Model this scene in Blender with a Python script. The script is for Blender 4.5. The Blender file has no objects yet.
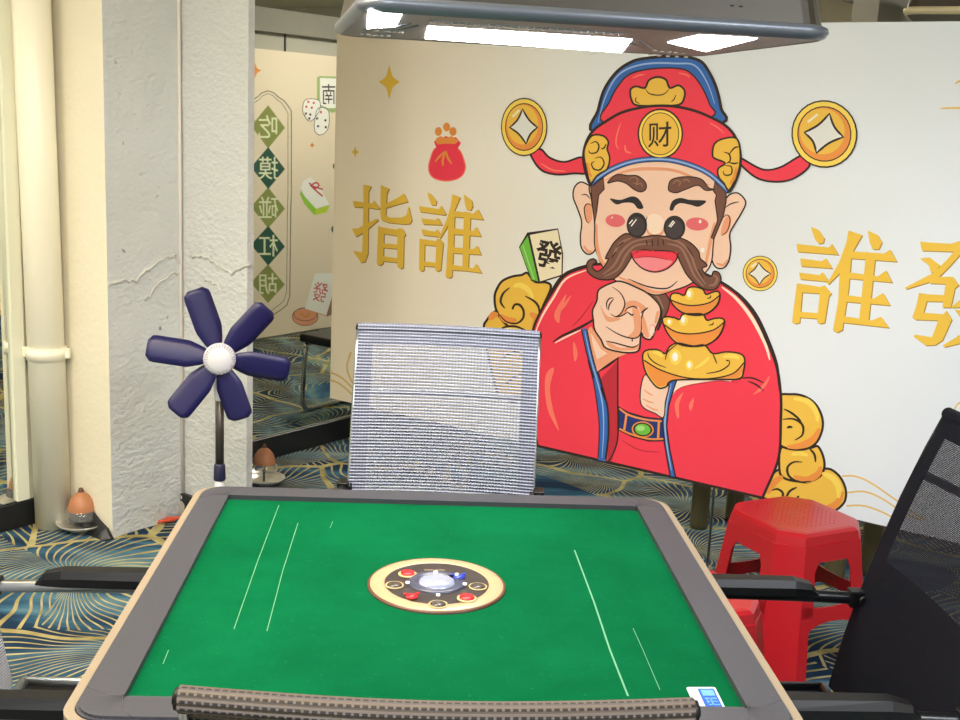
import bpy, bmesh, math, random
from mathutils import Vector, Matrix, noise
from mathutils.geometry import tessellate_polygon
random.seed(7)
scn = bpy.context.scene
COL = scn.collection
PI = math.pi

# ---------------------------------------------------------------- camera
FPX = 1160.23
PITCH, ROLL, YAW = .2033, .0458, .0561
CAM = Vector((-.0481, -1.858, 1.5384))
_cp, _sp, _cy, _sy = math.cos(PITCH), math.sin(PITCH), math.cos(YAW), math.sin(YAW)
FW = Vector((_sy*_cp, _cy*_cp, -_sp))
_r0 = Vector((_cy, -_sy, 0)); _u0 = _r0.cross(FW)
RT = _r0*math.cos(ROLL) + _u0*math.sin(ROLL)
UP = -_r0*math.sin(ROLL) + _u0*math.cos(ROLL)
cd = bpy.data.cameras.new('camera'); cam = bpy.data.objects.new('camera', cd); COL.objects.link(cam)
cd.sensor_width = 36; cd.lens = 36*FPX/960; cd.clip_start = .02
M = Matrix((( RT.x, UP.x, -FW.x, CAM.x), (RT.y, UP.y, -FW.y, CAM.y), (RT.z, UP.z, -FW.z, CAM.z), (0,0,0,1)))
cam.matrix_world = M
scn.camera = cam

def ray(x, y): return FW*FPX + RT*(x-480) - UP*(y-360)
def atz(x, y, z):
    d = ray(x, y); return CAM + d*((z-CAM.z)/d.z)
def onplane(x, y, P, n):
    d = ray(x, y); return CAM + d*((P-CAM).dot(n)/d.dot(n))

# room frame: s runs along the mirror wall, p is the distance from it into the room
O = Vector((-.756, 3.169, 0))
WD = Vector((math.sin(math.radians(39.5)), math.cos(math.radians(39.5)), 0))
ND = Vector((-WD.y, WD.x, 0))          # towards the mirror wall
def RP(s, p, z=0.0): return O + WD*s - ND*p + Vector((0, 0, z))
WANG = math.atan2(WD.y, WD.x)

# ---------------------------------------------------------------- helpers
def lin(c):
    out = []
    for v in c[:3]:
        v /= 255.0
        out.append(v/12.92 if v <= .04045 else ((v+.055)/1.055)**2.4)
    return tuple(out) + (1,)

def nmat(name):
    m = bpy.data.materials.new(name); m.use_nodes = True
    nt = m.node_tree; b = nt.nodes['Principled BSDF']
    return m, nt, b
def mat(name, c, rough=.5, metal=0, bump=0, bscale=60, spec=.5, var=0, vscale=4, coat=0, emit=0, trans=0, detail=4):
    m, nt, b = nmat(name)
    L = nt.links
    b.inputs['Base Color'].default_value = lin(c); b.inputs['Roughness'].default_value = rough
    b.inputs['Metallic'].default_value = metal; b.inputs['Specular IOR Level'].default_value = spec
    b.inputs['Coat Weight'].default_value = coat
    b.inputs['Transmission Weight'].default_value = trans
    if emit:
        b.inputs['Emission Color'].default_value = lin(c); b.inputs['Emission Strength'].default_value = emit
    tc = nt.nodes.new('ShaderNodeTexCoord')
    if var:
        n = nt.nodes.new('ShaderNodeTexNoise'); n.inputs['Scale'].default_value = vscale; n.inputs['Detail'].default_value = 6
        L.new(tc.outputs['Object'], n.inputs['Vector'])
        r = nt.nodes.new('ShaderNodeMapRange'); r.inputs['To Min'].default_value = 1-var; r.inputs['To Max'].default_value = 1+var
        r.inputs['From Min'].default_value = .25; r.inputs['From Max'].default_value = .75
        L.new(n.outputs['Fac'], r.inputs['Value'])
        mx = nt.nodes.new('ShaderNodeVectorMath'); mx.operation = 'SCALE'
        mx.inputs[0].default_value = lin(c)[:3]; L.new(r.outputs['Result'], mx.inputs['Scale'])
        L.new(mx.outputs['Vector'], b.inputs['Base Color'])
    if bump:
        n = nt.nodes.new('ShaderNodeTexNoise'); n.inputs['Scale'].default_value = bscale; n.inputs['Detail'].default_value = detail
        L.new(tc.outputs['Object'], n.inputs['Vector'])
        bp = nt.nodes.new('ShaderNodeBump'); bp.inputs['Strength'].default_value = bump; bp.inputs['Distance'].default_value = .01
        L.new(n.outputs['Fac'], bp.inputs['Height']); L.new(bp.outputs['Normal'], b.inputs['Normal'])
    return m

def mesh_obj(name, bm, m, parent=None, smooth=False):
    me = bpy.data.meshes.new(name); bm.normal_update(); bm.to_mesh(me); bm.free()
    for k in (m if isinstance(m, (list, tuple)) else [m]): me.materials.append(k)
    if smooth:
        for p in me.polygons: p.use_smooth = True
    o = bpy.data.objects.new(name, me); COL.objects.link(o)
    if parent is not None: o.parent = parent
    return o
def tag(o, label, cat, group=None):
    o['label'] = label; o['category'] = cat
    if group: o['group'] = group
    return o
def thing(name, label, cat, loc=(0,0,0), rz=0, group=None):
    o = bpy.data.objects.new(name, None); COL.objects.link(o)
    o.empty_display_size = .1
    o.location = loc; o.rotation_euler = (0, 0, rz)
    return tag(o, label, cat, group)
def struct(name, bm, m, parent=None, smooth=False):
    o = mesh_obj(name, bm, m, parent, smooth)
    if parent is None: o['kind'] = 'structure'
    return o

def box(bm, x0, x1, y0, y1, z0, z1, mi=0, bev=0, T=None):
    vs = [bm.verts.new(v) for v in ((x0,y0,z0),(x1,y0,z0),(x1,y1,z0),(x0,y1,z0),(x0,y0,z1),(x1,y0,z1),(x1,y1,z1),(x0,y1,z1))]
    fs = [bm.faces.new([vs[i] for i in q]) for q in ((3,2,1,0),(4,5,6,7),(0,1,5,4),(1,2,6,5),(2,3,7,6),(3,0,4,7))]
    for f in fs: f.material_index = mi
    if bev:
        es = list({e for f in fs for e in f.edges})
        r = bmesh.ops.bevel(bm, geom=es, offset=bev, segments=3, affect='EDGES', profile=.5)
        vs = list({v for v in bm.verts if v.index == -1 or True and any(f in v.link_faces for f in r['faces'])} | {v for v in vs if v.is_valid})
        for f in r['faces']: f.material_index = mi
    if T is not None:
        allv = set(vs)
        for v in list(vs):
            if v.is_valid:
                for f in v.link_faces: allv |= set(f.verts)
        for v in allv:
            if v.is_valid: v.co = T @ v.co
    return vs
def bx(*a, **k):
    bm = bmesh.new(); box(bm, *a, **k); return bm

def cr(pts, closed=False, n=6):
    """Catmull-Rom through points of any dimension"""
    P = [Vector(p) for p in pts]; out = []; N = len(P)
    rng = range(N) if closed else range(N-1)
    for i in rng:
        if closed: a, b, c, d = P[i-1], P[i], P[(i+1) % N], P[(i+2) % N]
        else: a, b, c, d = P[max(i-1,0)], P[i], P[i+1], P[min(i+2,N-1)]
        for k in range(n):
            t = k/n
            out.append(.5*((2*b) + (c-a)*t + (2*a-5*b+4*c-d)*t*t + (3*b-a-3*c+d)*t**3))
    if not closed: out.append(P[-1])
    return out
def tube(bm, pts, r, seg=12, smooth=0, mi=0, caps=True):
    P = cr([(*p,) for p in pts], False, smooth) if smooth else [Vector(p) for p in pts]
    n = len(P); rings = []
    rs = r if isinstance(r, (list, tuple)) else None
    T0 = (P[1]-P[0]).normalized()
    a = T0.orthogonal().normalized()
    for i in range(n):
        t = (P[min(i+1,n-1)]-P[max(i-1,0)]).normalized()
        a = (a - t*a.dot(t)).normalized(); b = t.cross(a)
        rr = (rs[0] + (rs[1]-rs[0])*i/(n-1)) if rs else r
        rings.append([bm.verts.new(P[i] + (a*math.cos(2*PI*k/seg) + b*math.sin(2*PI*k/seg))*rr) for k in range(seg)])
    for i in range(n-1):
        for k in range(seg):
            f = bm.faces.new((rings[i][k], rings[i][(k+1) % seg], rings[i+1][(k+1) % seg], rings[i+1][k])); f.smooth = True; f.material_index = mi
    if caps:
        f = bm.faces.new(rings[0][::-1]); f.material_index = mi
        f = bm.faces.new(rings[-1]); f.material_index = mi
def lathe(bm, prof, seg=32, c=(0,0,0), mi=0, cap=True):
    rings = []
    for r, z in prof:
        rings.append([bm.verts.new((c[0]+r*math.cos(2*PI*k/seg), c[1]+r*math.sin(2*PI*k/seg), c[2]+z)) for k in range(seg)])
    for i in range(len(prof)-1):
        for k in range(seg):
            f = bm.faces.new((rings[i][k], rings[i][(k+1) % seg], rings[i+1][(k+1) % seg], rings[i+1][k])); f.smooth = True; f.material_index = mi
    if cap:
        if prof[0][0] > 1e-5: bm.faces.new(rings[0][::-1]).material_index = mi
        if prof[-1][0] > 1e-5: bm.faces.new(rings[-1]).material_index = mi
def prism(bm, poly, z0, z1, mi=0):
    """poly: list of (x,y) counterclockwise"""
    a = [bm.verts.new((x, y, z0)) for x, y in poly]; b = [bm.verts.new((x, y, z1)) for x, y in poly]
    n = len(poly)
    fs = [bm.faces.new(a[::-1]), bm.faces.new(b)]
    for i in range(n): fs.append(bm.faces.new((a[i], a[(i+1) % n], b[(i+1) % n], b[i])))
    for f in fs: f.material_index = mi
    return a+b
def rrect(w, h, r, n=6, cx=0, cy=0):
    out = []
    for (sx, sy, a0) in ((1,1,0), (-1,1,90), (-1,-1,180), (1,-1,270)):
        for k in range(n+1):
            a = math.radians(a0 + 90*k/n)
            out.append((cx + sx*(w-r) + r*math.cos(a), cy + sy*(h-r) + r*math.sin(a)))
    return out
def ringprism(bm, outer, inner, z0, z1, mi=0):
    n = len(outer)
    V = [[bm.verts.new((x, y, z)) for x, y in L] for L in (outer, inner) for z in (z0, z1)]
    o0, o1, i0, i1 = V
    for k in range(n):
        j = (k+1) % n
        for q in ((o0[k],o0[j],o1[j],o1[k]), (i0[j],i0[k],i1[k],i1[j]), (o1[k],o1[j],i1[j],i1[k]), (o0[j],o0[k],i0[k],i0[j])):
            f = bm.faces.new(q); f.material_index = mi

# ---------------------------------------------------------------- materials
GREY = mat('grey_plaster', (196,192,186), .9, bump=.5, bscale=55, var=.05, vscale=3)
def plaster(name, c):
    m, nt, b = nmat(name); L = nt.links
    b.inputs['Roughness'].default_value = .85
    tc = nt.nodes.new('ShaderNodeTexCoord')
    n1 = nt.nodes.new('ShaderNodeTexNoise'); n1.inputs['Scale'].default_value = 45; n1.inputs['Detail'].default_value = 6
    n2 = nt.nodes.new('ShaderNodeTexNoise'); n2.inputs['Scale'].default_value = 7; n2.inputs['Detail'].default_value = 3
    mp = nt.nodes.new('ShaderNodeMapping'); mp.inputs['Scale'].default_value = (1, 1, 1.6)
    L.new(tc.outputs['Object'], mp.inputs['Vector'])
    L.new(mp.outputs['Vector'], n1.inputs['Vector']); L.new(mp.outputs['Vector'], n2.inputs['Vector'])
    ad = nt.nodes.new('ShaderNodeMath'); ad.operation = 'MULTIPLY_ADD'; ad.inputs[1].default_value = 1.6
    L.new(n2.outputs['Fac'], ad.inputs[0]); L.new(n1.outputs['Fac'], ad.inputs[2])
    bp = nt.nodes.new('ShaderNodeBump'); bp.inputs['Strength'].default_value = .6; bp.inputs['Distance'].default_value = .013
    L.new(ad.outputs[0], bp.inputs['Height']); L.new(bp.outputs['Normal'], b.inputs['Normal'])
    # pock marks
    v = nt.nodes.new('ShaderNodeTexNoise'); v.inputs['Scale'].default_value = 16; v.inputs['Detail'].default_value = 2
    L.new(tc.outputs['Object'], v.inputs['Vector'])
    r = nt.nodes.new('ShaderNodeValToRGB'); r.color_ramp.elements[0].position = .73; r.color_ramp.elements[1].position = .78
    r.color_ramp.elements[0].color = lin(c); r.color_ramp.elements[1].color = lin([k*.62 for k in c])
    L.new(v.outputs['Fac'], r.inputs['Fac']); L.new(r.outputs['Color'], b.inputs['Base Color'])
    return m
PLASTER = plaster('rough_grey_white_plaster', (204,208,209))
CREAM = mat('cream_wall_paint', (232,226,206), .8, bump=.25, bscale=40, var=.02)
CEIL = mat('cream_ceiling_paint', (235,230,205), .9, bump=.1)
WALLG = mat('pale_wall_paint', (215,208,190), .85, bump=.1)
BLACKB = mat('black_skirting', (22,24,28), .35, spec=.6)
PIPEM = mat('cream_plastic_pipe', (240,236,218), .35)
BLACK = mat('black_plastic', (9,9,11), .42, spec=.35)
BLACKM = mat('black_metal', (20,20,22), .3, metal=.3)
CHROME = mat('chrome', (200,200,200), .12, metal=1)
STEEL = mat('brushed_steel', (165,168,170), .32, metal=1)
RIM = mat('grey_rim_plastic', (60,60,67), .42, bump=.04, bscale=200)
RIMC = mat('beige_edge_plastic', (136,122,102), .45)
SEAM = mat('dark_seam', (60,58,62), .5)
TBODY = mat('champagne_body', (176,160,130), .4)
RED = mat('red_plastic', (176,14,28), .34, coat=.15)
NAVY = mat('navy_blade_plastic', (27,24,78), .42)
WHITEP = mat('white_plastic', (206,206,212), .4)
DGREY = mat('dark_grey_pole', (70,66,62), .35, metal=.4)
OLIVE = mat('olive_leg_metal', (98,92,66), .4, metal=.3)
TAN = mat('tan_dome_plastic', (176,118,82), .45, var=.1, vscale=30)
CLEAR = mat('clear_plastic', (240,240,240), .1, trans=.9)
LAMPG = mat('lamp_grey_metal', (140,138,142), .5, metal=.15)
LAMPD = mat('lamp_bronze_metal', (66,60,50), .42, metal=.3)
LAMPE = mat('lamp_silver_edge', (112,118,128), .35, metal=.5)
LAMPB = mat('lamp_beige_edge', (214,200,160), .4)
LED = mat('led_panel_glow', (255,252,248), .5, emit=12.5)
LEDSIDE = mat('led_panel_side_glow', (255,250,246), .5, emit=10)

def felt():
    m, nt, b = nmat('green_felt'); L = nt.links
    tc = nt.nodes.new('ShaderNodeTexCoord')
    n = nt.nodes.new('ShaderNodeTexNoise'); n.inputs['Scale'].default_value = 5; n.inputs['Detail'].default_value = 8; n.inputs['Roughness'].default_value = .65
    L.new(tc.outputs['Object'], n.inputs['Vector'])
    r = nt.nodes.new('ShaderNodeValToRGB')
    r.color_ramp.elements[0].position = .3; r.color_ramp.elements[0].color = lin((0,73,40))
    r.color_ramp.elements[1].position = .72; r.color_ramp.elements[1].color = lin((3,88,51))
    L.new(n.outputs['Fac'], r.inputs['Fac'])
    n2 = nt.nodes.new('ShaderNodeTexNoise'); n2.inputs['Scale'].default_value = 160; n2.inputs['Detail'].default_value = 3
    L.new(tc.outputs['Object'], n2.inputs['Vector'])
    r2 = nt.nodes.new('ShaderNodeValToRGB'); r2.color_ramp.elements[0].position = .66; r2.color_ramp.elements[1].position = .9
    mx = nt.nodes.new('ShaderNodeMixRGB'); mx.inputs['Color2'].default_value = lin((26,112,70))
    L.new(n2.outputs['Fac'], r2.inputs['Fac']); L.new(r2.outputs['Color'], mx.inputs['Fac']); L.new(r.outputs['Color'], mx.inputs['Color1'])
    L.new(mx.outputs['Color'], b.inputs['Base Color'])
    b.inputs['Roughness'].default_value = .95; b.inputs['Specular IOR Level'].default_value = .04
    b.inputs['Sheen Weight'].default_value = 0
    bp = nt.nodes.new('ShaderNodeBump'); bp.inputs['Strength'].default_value = .15; bp.inputs['Distance'].default_value = .002
    L.new(n2.outputs['Fac'], bp.inputs['Height']); L.new(bp.outputs['Normal'], b.inputs['Normal'])
    return m
FELT = felt()
CHALK = mat('pale_slot_line', (84,146,108), .8)

def carpet():
    m, nt, b = nmat('blue_gold_carpet'); L = nt.links; N = nt.nodes
    def math_(op, a, bb=None, c=None):
        q = N.new('ShaderNodeMath'); q.operation = op
        for i, v in enumerate((a, bb, c)):
            if v is None: continue
            if isinstance(v, (int, float)): q.inputs[i].default_value = v
            else: L.new(v, q.inputs[i])
        return q.outputs[0]
    tc = N.new('ShaderNodeTexCoord')
    # watery blue ground
    mp = N.new('ShaderNodeMapping'); mp.inputs['Rotation'].default_value = (0,0,.5); mp.inputs['Scale'].default_value = (1.1, 3.4, 1)
    L.new(tc.outputs['Object'], mp.inputs['Vector'])
    n = N.new('ShaderNodeTexNoise'); n.inputs['Scale'].default_value = 1.5; n.inputs['Detail'].default_value = 5; n.inputs['Distortion'].default_value = .7
    L.new(mp.outputs['Vector'], n.inputs['Vector'])
    r = N.new('ShaderNodeValToRGB'); e = r.color_ramp.elements
    e[0].position = .28; e[0].color = lin((20,38,62)); e[1].position = .8; e[1].color = lin((150,164,152))
    for p, c in ((.42,(30,52,76)), (.52,(46,80,106)), (.60,(72,112,134)), (.68,(106,134,132))):
        k = e.new(p); k.color = lin(c)
    L.new(n.outputs['Fac'], r.inputs['Fac'])
    # leaf fans of gold lines: warped coordinates, cells with an own centre
    nw = N.new('ShaderNodeTexNoise'); nw.inputs['Scale'].default_value = 2.0; nw.inputs['Detail'].default_value = 1
    L.new(tc.outputs['Object'], nw.inputs['Vector'])
    ws = N.new('ShaderNodeVectorMath'); ws.operation = 'MULTIPLY_ADD'; ws.inputs[1].default_value = (.42,.42,0); 
    L.new(nw.outputs['Color'], ws.inputs[0]); L.new(tc.outputs['Object'], ws.inputs[2])
    def fan(scale, off, cnt, curl, w):
        a = N.new('ShaderNodeVectorMath'); a.operation = 'ADD'; a.inputs[1].default_value = off
        L.new(ws.outputs[0], a.inputs[0])
        v = N.new('ShaderNodeTexVoronoi'); v.voronoi_dimensions = '2D'; v.inputs['Scale'].default_value = scale; v.inputs['Randomness'].default_value = .85
        L.new(a.outputs[0], v.inputs['Vector'])
        d = N.new('ShaderNodeVectorMath'); d.operation = 'SUBTRACT'
        L.new(a.outputs[0], d.inputs[0]); L.new(v.outputs['Position'], d.inputs[1])
        s = N.new('ShaderNodeSeparateXYZ'); L.new(d.outputs[0], s.inputs[0])
        rad = N.new('ShaderNodeVectorMath'); rad.operation = 'LENGTH'; L.new(d.outputs[0], rad.inputs[0])
        ang = math_('ARCTAN2', s.outputs['Y'], s.outputs['X'])
        sc = N.new('ShaderNodeSeparateXYZ'); L.new(v.outputs['Color'], sc.inputs[0])
        t = math_('ADD', math_('MULTIPLY', ang, cnt/(2*PI)), math_('MULTIPLY', rad.outputs['Value'], curl))
        fr = math_('FRACT', math_('ADD', t, math_('MULTIPLY', sc.outputs['X'], 3)))
        tri = math_('ABSOLUTE', math_('SUBTRACT', fr, .5))       # 0 at line centre
        wid = math_('ADD', w, math_('MULTIPLY', math_('DIVIDE', .0035, math_('ADD', rad.outputs['Value'], .02)), 1.0))
        line = math_('LESS_THAN', tri, wid)
        return line, v
    l1, v1 = fan(1.75, (0,0,0), 54, 8.5, .11)
    l2, v2 = fan(1.35, (3.3,1.7,0), 66, -8.5, .11)
    ve = N.new('ShaderNodeTexVoronoi'); ve.voronoi_dimensions = '2D'; ve.feature = 'DISTANCE_TO_EDGE'; ve.inputs['Scale'].default_value = 1.75; ve.inputs['Randomness'].default_value = .85
    L.new(ws.outputs[0], ve.inputs['Vector'])
    edge = math_('LESS_THAN', ve.outputs['Distance'], .022)
    sel = N.new('ShaderNodeTexNoise'); sel.inputs['Scale'].default_value = 1.3; sel.inputs['Detail'].default_value = 0
    L.new(tc.outputs['Object'], sel.inputs['Vector'])
    pick = math_('GREATER_THAN', sel.outputs['Fac'], .5)
    la = math_('MULTIPLY', l1, pick); lb = math_('MULTIPLY', l2, math_('SUBTRACT', 1, pick))
    g = math_('MAXIMUM', math_('MAXIMUM', la, lb), edge)
    # some places keep only the ground
    bare = N.new('ShaderNodeTexNoise'); bare.inputs['Scale'].default_value = .9; bare.inputs['Detail'].default_value = 1
    mb = N.new('ShaderNodeMapping'); mb.inputs['Location'].default_value = (4.2, 7.7, 0); L.new(tc.outputs['Object'], mb.inputs['Vector']); L.new(mb.outputs[0], bare.inputs['Vector'])
    g = math_('MULTIPLY', g, math_('LESS_THAN', bare.outputs['Fac'], .565))
    gc = N.new('ShaderNodeTexNoise'); gc.inputs['Scale'].default_value = 9; L.new(tc.outputs['Object'], gc.inputs['Vector'])
    gr = N.new('ShaderNodeValToRGB'); gr.color_ramp.elements[0].position = .35; gr.color_ramp.elements[0].color = lin((140,128,80))
    gr.color_ramp.elements[1].position = .65; gr.color_ramp.elements[1].color = lin((186,176,126)); L.new(gc.outputs['Fac'], gr.inputs['Fac'])
    mx = N.new('ShaderNodeMixRGB'); L.new(g, mx.inputs['Fac']); L.new(r.outputs['Color'], mx.inputs['Color1']); L.new(gr.outputs['Color'], mx.inputs['Color2'])
    L.new(mx.outputs['Color'], b.inputs['Base Color'])
    b.inputs['Roughness'].default_value = .95; b.inputs['Specular IOR Level'].default_value = .1
    f = N.new('ShaderNodeTexNoise'); f.inputs['Scale'].default_value = 350; L.new(tc.outputs['Object'], f.inputs['Vector'])
    bp = N.new('ShaderNodeBump'); bp.inputs['Strength'].default_value = .4; bp.inputs['Distance'].default_value = .004
    L.new(f.outputs['Fac'], bp.inputs['Height']); L.new(bp.outputs['Normal'], b.inputs['Normal'])
    return m
CARPET = carpet()

def weave(name, c, period, covh, covv, rough=.6, solid=False, dark=None, spec=.4):
    """open woven mesh: real see-through holes between horizontal and vertical threads (UV in metres)"""
    m, nt, b = nmat(name); L = nt.links; N = nt.nodes
    uv = N.new('ShaderNodeUVMap'); uv.uv_map = 'UVMap'
    s = N.new('ShaderNodeSeparateXYZ'); L.new(uv.outputs[0], s.inputs[0])
    def band(sock, per, cov):
        d = N.new('ShaderNodeMath'); d.operation = 'DIVIDE'; L.new(sock, d.inputs[0]); d.inputs[1].default_value = per
        f = N.new('ShaderNodeMath'); f.operation = 'FRACT'; L.new(d.outputs[0], f.inputs[0])
        l = N.new('ShaderNodeMath'); l.operation = 'LESS_THAN'; L.new(f.outputs[0], l.inputs[0]); l.inputs[1].default_value = cov
        return l.outputs[0], f.outputs[0]
    h, hf = band(s.outputs['Y'], period, covh); v, vf = band(s.outputs['X'], period, covv)
    mxm = N.new('ShaderNodeMath'); mxm.operation = 'MAXIMUM'; L.new(h, mxm.inputs[0]); L.new(v, mxm.inputs[1])
    b.inputs['Base Color'].default_value = lin(c); b.inputs['Roughness'].default_value = rough; b.inputs['Specular IOR Level'].default_value = spec
    sn = N.new('ShaderNodeMath'); sn.operation = 'SINE'
    ml = N.new('ShaderNodeMath'); ml.operation = 'MULTIPLY'; ml.inputs[1].default_value = PI/covh; L.new(hf, ml.inputs[0]); L.new(ml.outputs[0], sn.inputs[0])
    bp = N.new('ShaderNodeBump'); bp.inputs['Strength'].default_value = .6; bp.inputs['Distance'].default_value = period*.5
    L.new(sn.outputs[0], bp.inputs['Height']); L.new(bp.outputs['Normal'], b.inputs['Normal'])
    if not solid:
        L.new(mxm.outputs[0], b.inputs['Alpha'])
    else:
        mc = N.new('ShaderNodeMixRGB'); mc.inputs['Color1'].default_value = lin(dark or [k*.3 for k in c]); mc.inputs['Color2'].default_value = lin(c)
        L.new(mxm.outputs[0], mc.inputs['Fac']); L.new(mc.outputs['Color'], b.inputs['Base Color'])
    return m
W_SILVER = weave('silver_grey_mesh', (140,144,158), .0080, .66, .32)
W_SILVER2 = weave('silver_grey_mesh_double', (130,134,150), .0080, .62, .3, solid=True, dark=(84,88,108))
W_TAUPE = weave('taupe_mesh', (96,84,74), .0075, .62, .34, solid=True, dark=(16,10,8))
W_BLACK = weave('black_mesh', (20,23,33), .0030, .68, .52, spec=.2)
W_BLACK2 = weave('black_mesh_double', (15,18,27), .0030, .7, .4, solid=True, dark=(9,10,16), spec=.15)

def mirror_mat():
    m, nt, b = nmat('mirror_silvering')
    b.inputs['Base Color'].default_value = (.78,.82,.77,1); b.inputs['Metallic'].default_value = 1; b.inputs['Roughness'].default_value = .015
    return m
MIRROR = mirror_mat()

# ---------------------------------------------------------------- room shell
def rbox(s0, s1, p0, p1, z0, z1, bev=0):
    """box in the room frame"""
    bm = bmesh.new(); T = Matrix.Identity(4)
    box(bm, s0, s1, -p1, -p0, z0, z1, bev=bev)
    R = Matrix.Rotation(WANG, 4, 'Z'); R.translation = O
    bmesh.ops.transform(bm, matrix=R, verts=bm.verts)
    return bm
H = 2.62
S0, S1, P1 = -5.4, 5.6, 6.2
struct('floor', rbox(S0, S1, 0, P1, -.05, 0), CARPET)
struct('ceiling', rbox(S0, S1, 0, P1, H, H+.05), CEIL)
struct('wall_left', rbox(S0, S1, -.08, 0, 0, H), CREAM)
struct('wall_far', rbox(S1, S1+.08, -.08, P1, 0, H), WALLG)
struct('wall_right', rbox(S0, S1, P1, P1+.08, 0, H), WALLG)
struct('wall_back', rbox(S0-.08, S0, -.08, P1+.08, 0, H), WALLG)
# column next to the mirrors
PILL_P = .345
PILL_S0 = (onplane(107, 262, RP(0, PILL_P), ND)-O).dot(WD); PILL_S1 = (onplane(182.5, 262, RP(0, PILL_P), ND)-O).dot(WD)
def splan(x, y, s):
    return onplane(x, y, RP(s, 0), WD)
q = splan(253.5, 250, PILL_S1+.03); stub_p = -(q-O).dot(ND)
# the grey column: front (camera side) face is painted cream, the rest is rough plaster
def pillar():
    bm = bmesh.new()
    nz, res = 90, 10
    def sheet(a, b, mi, nx):
        A = Vector(a); B = Vector(b); d = (B-A); L_ = d.length; n = d.normalized().cross(Vector((0,0,1)))
        g = []
        for j in range(nz+1):
            z = H*j/nz; row = []
            for i in range(nx+1):
                p = A + d*(i/nx) + Vector((0,0,z))
                k = noise.noise(p*9)*.0028 + noise.noise(p*31)*.0012 if mi == 1 and 0 < i < nx else 0
                row.append(bm.verts.new(p + n*k))
            g.append(row)
        for j in range(nz):
            for i in range(nx):
                f = bm.faces.new((g[j][i], g[j][i+1], g[j+1][i+1], g[j+1][i])); f.material_index = mi; f.smooth = mi == 1
    P = [RP(PILL_S0, 0), RP(PILL_S0, PILL_P), RP(PILL_S1, PILL_P)]
    sheet(P[0], P[1], 0, 8); sheet(P[1], P[2], 1, 26)
    sheet(P[2], RP(PILL_S1, 0), 1, 6)
    return bm
struct('trim_1', pillar(), [CREAM, PLASTER])
def stub():
    bm = bmesh.new(); nz, nx = 100, 30
    def sheet(A, B, nx):
        d = B-A; n = d.normalized().cross(Vector((0,0,1))); g = []
        for j in range(nz+1):
            row = []
            for i in range(nx+1):
                p = A + d*(i/nx) + Vector((0,0,H*j/nz))
                k = noise.noise(p*9)*.0028 + noise.noise(p*31)*.0012 if 0 < i < nx else 0
                row.append(bm.verts.new(p + n*k))
            g.append(row)
        for j in range(nz):
            for i in range(nx):
                bm.faces.new((g[j][i], g[j][i+1], g[j+1][i+1], g[j+1][i])).smooth = True
    a, b = PILL_S1+.002, PILL_S1+.03
    sheet(RP(a, 0), RP(a, stub_p), nx); sheet(RP(a, stub_p), RP(b, stub_p), 8); sheet(RP(b, stub_p), RP(b, 0), 12)
    return bm
struct('trim_2', stub(), PLASTER)
# raised plaster bead in the corner between column and wall stub
bm = bmesh.new(); tube(bm, [RP(PILL_S1-.010, PILL_P+.002, 0), RP(PILL_S1-.010, PILL_P+.002, H)], .006, 8)
struct('trim_3', bm, mat('corner_bead_paint', (222,214,206), .8))
# peeled plaster ridges on column and stub, 0.95 m up
def ridge(pxs, plane_p, plane_n, r):
    pts = []
    for i in range(len(pxs)-1):
        (x0, y0), (x1, y1) = pxs[i], pxs[i+1]
        for k in range(4):
            t = k/4; pts.append((x0+(x1-x0)*t+random.uniform(-1,1), y0+(y1-y0)*t+random.uniform(-2,2)))
    pts.append(pxs[-1])
    bm = bmesh.new(); tube(bm, [onplane(x, y, plane_p, plane_n) for x, y in pts], r, 6); return bm
rp1, rn1 = RP(0, PILL_P+.001), ND
rp2, rn2 = RP(PILL_S1+.001, 0), WD
PRM = mat('peeling_plaster', (198,198,194), .9, bump=.4)
struct('trim_4', ridge([(109,286),(122,281),(136,280),(146,271),(157,264),(166,257),(174,255),(180,262),(181,270)], rp1, rn1, .0055), PRM)
struct('trim_5', ridge([(190,256),(199,255),(210,259),(220,266),(232,273),(243,268),(250,263)], rp2, rn2, .0055), PRM)
struct('trim_6', ridge([(145,300),(152,292),(158,286),(170,275),(179,272)], rp1, rn1, .004), PRM)
struct('trim_7', ridge([(205,281),(214,283),(221,290)], rp2, rn2, .004), PRM)
# skirtings
def sb(name, bm): return struct(name, bm, BLACKB)
wl = lambda x, y: (onplane(x, y, RP(0, 0), ND)-O).dot(WD)
s_mirr = wl(12, 440); s_fr = wl(25, 440)
sb('baseboard_left', rbox(S0, wl(40.5, 510), 0, .022, 0, .097, bev=.004))
sb('baseboard_column', rbox(PILL_S1-.02, PILL_S1, PILL_P, stub_p, 0, .097, bev=.004))
sb('baseboard_mirror', rbox(PILL_S1+.032, S1, 0, .022, 0, .105, bev=.004))
# mirrors on the left wall
t = thing('wall_mirror', 'tall wall mirror at the left edge beside the white pipe, with a pale frame', 'mirror', RP(s_mirr-1.6, .003, .1), WANG)
def rl(s0, s1, p0, p1, z0, z1, sc, bev=0):
    bm = bmesh.new(); box(bm, s0-sc, s1-sc, -p1+.003, -p0+.003, z0-.1, z1-.1, bev=bev); return bm
mesh_obj('mirror_glass', rl(s_mirr-3.2, s_mirr, .003, .009, .1, 2.55, s_mirr-1.6), MIRROR, t)
mesh_obj('frame_strip', rl(s_mirr, s_fr, .003, .022, .1, 2.58, s_mirr-1.6, .003), mat('mirror_frame_paint', (226,226,205), .5), t)
sm = 1.6
t = thing('wall_mirror', 'wall mirror between the grey wall stub and the big poster board, above a black skirting', 'mirror', RP(sm, .003, .105), WANG)
bm = bmesh.new(); box(bm, PILL_S1+.035-sm, 5.4-sm, -.006, 0, .003, 2.5); mesh_obj('mirror_glass', bm, MIRROR, t)
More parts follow.
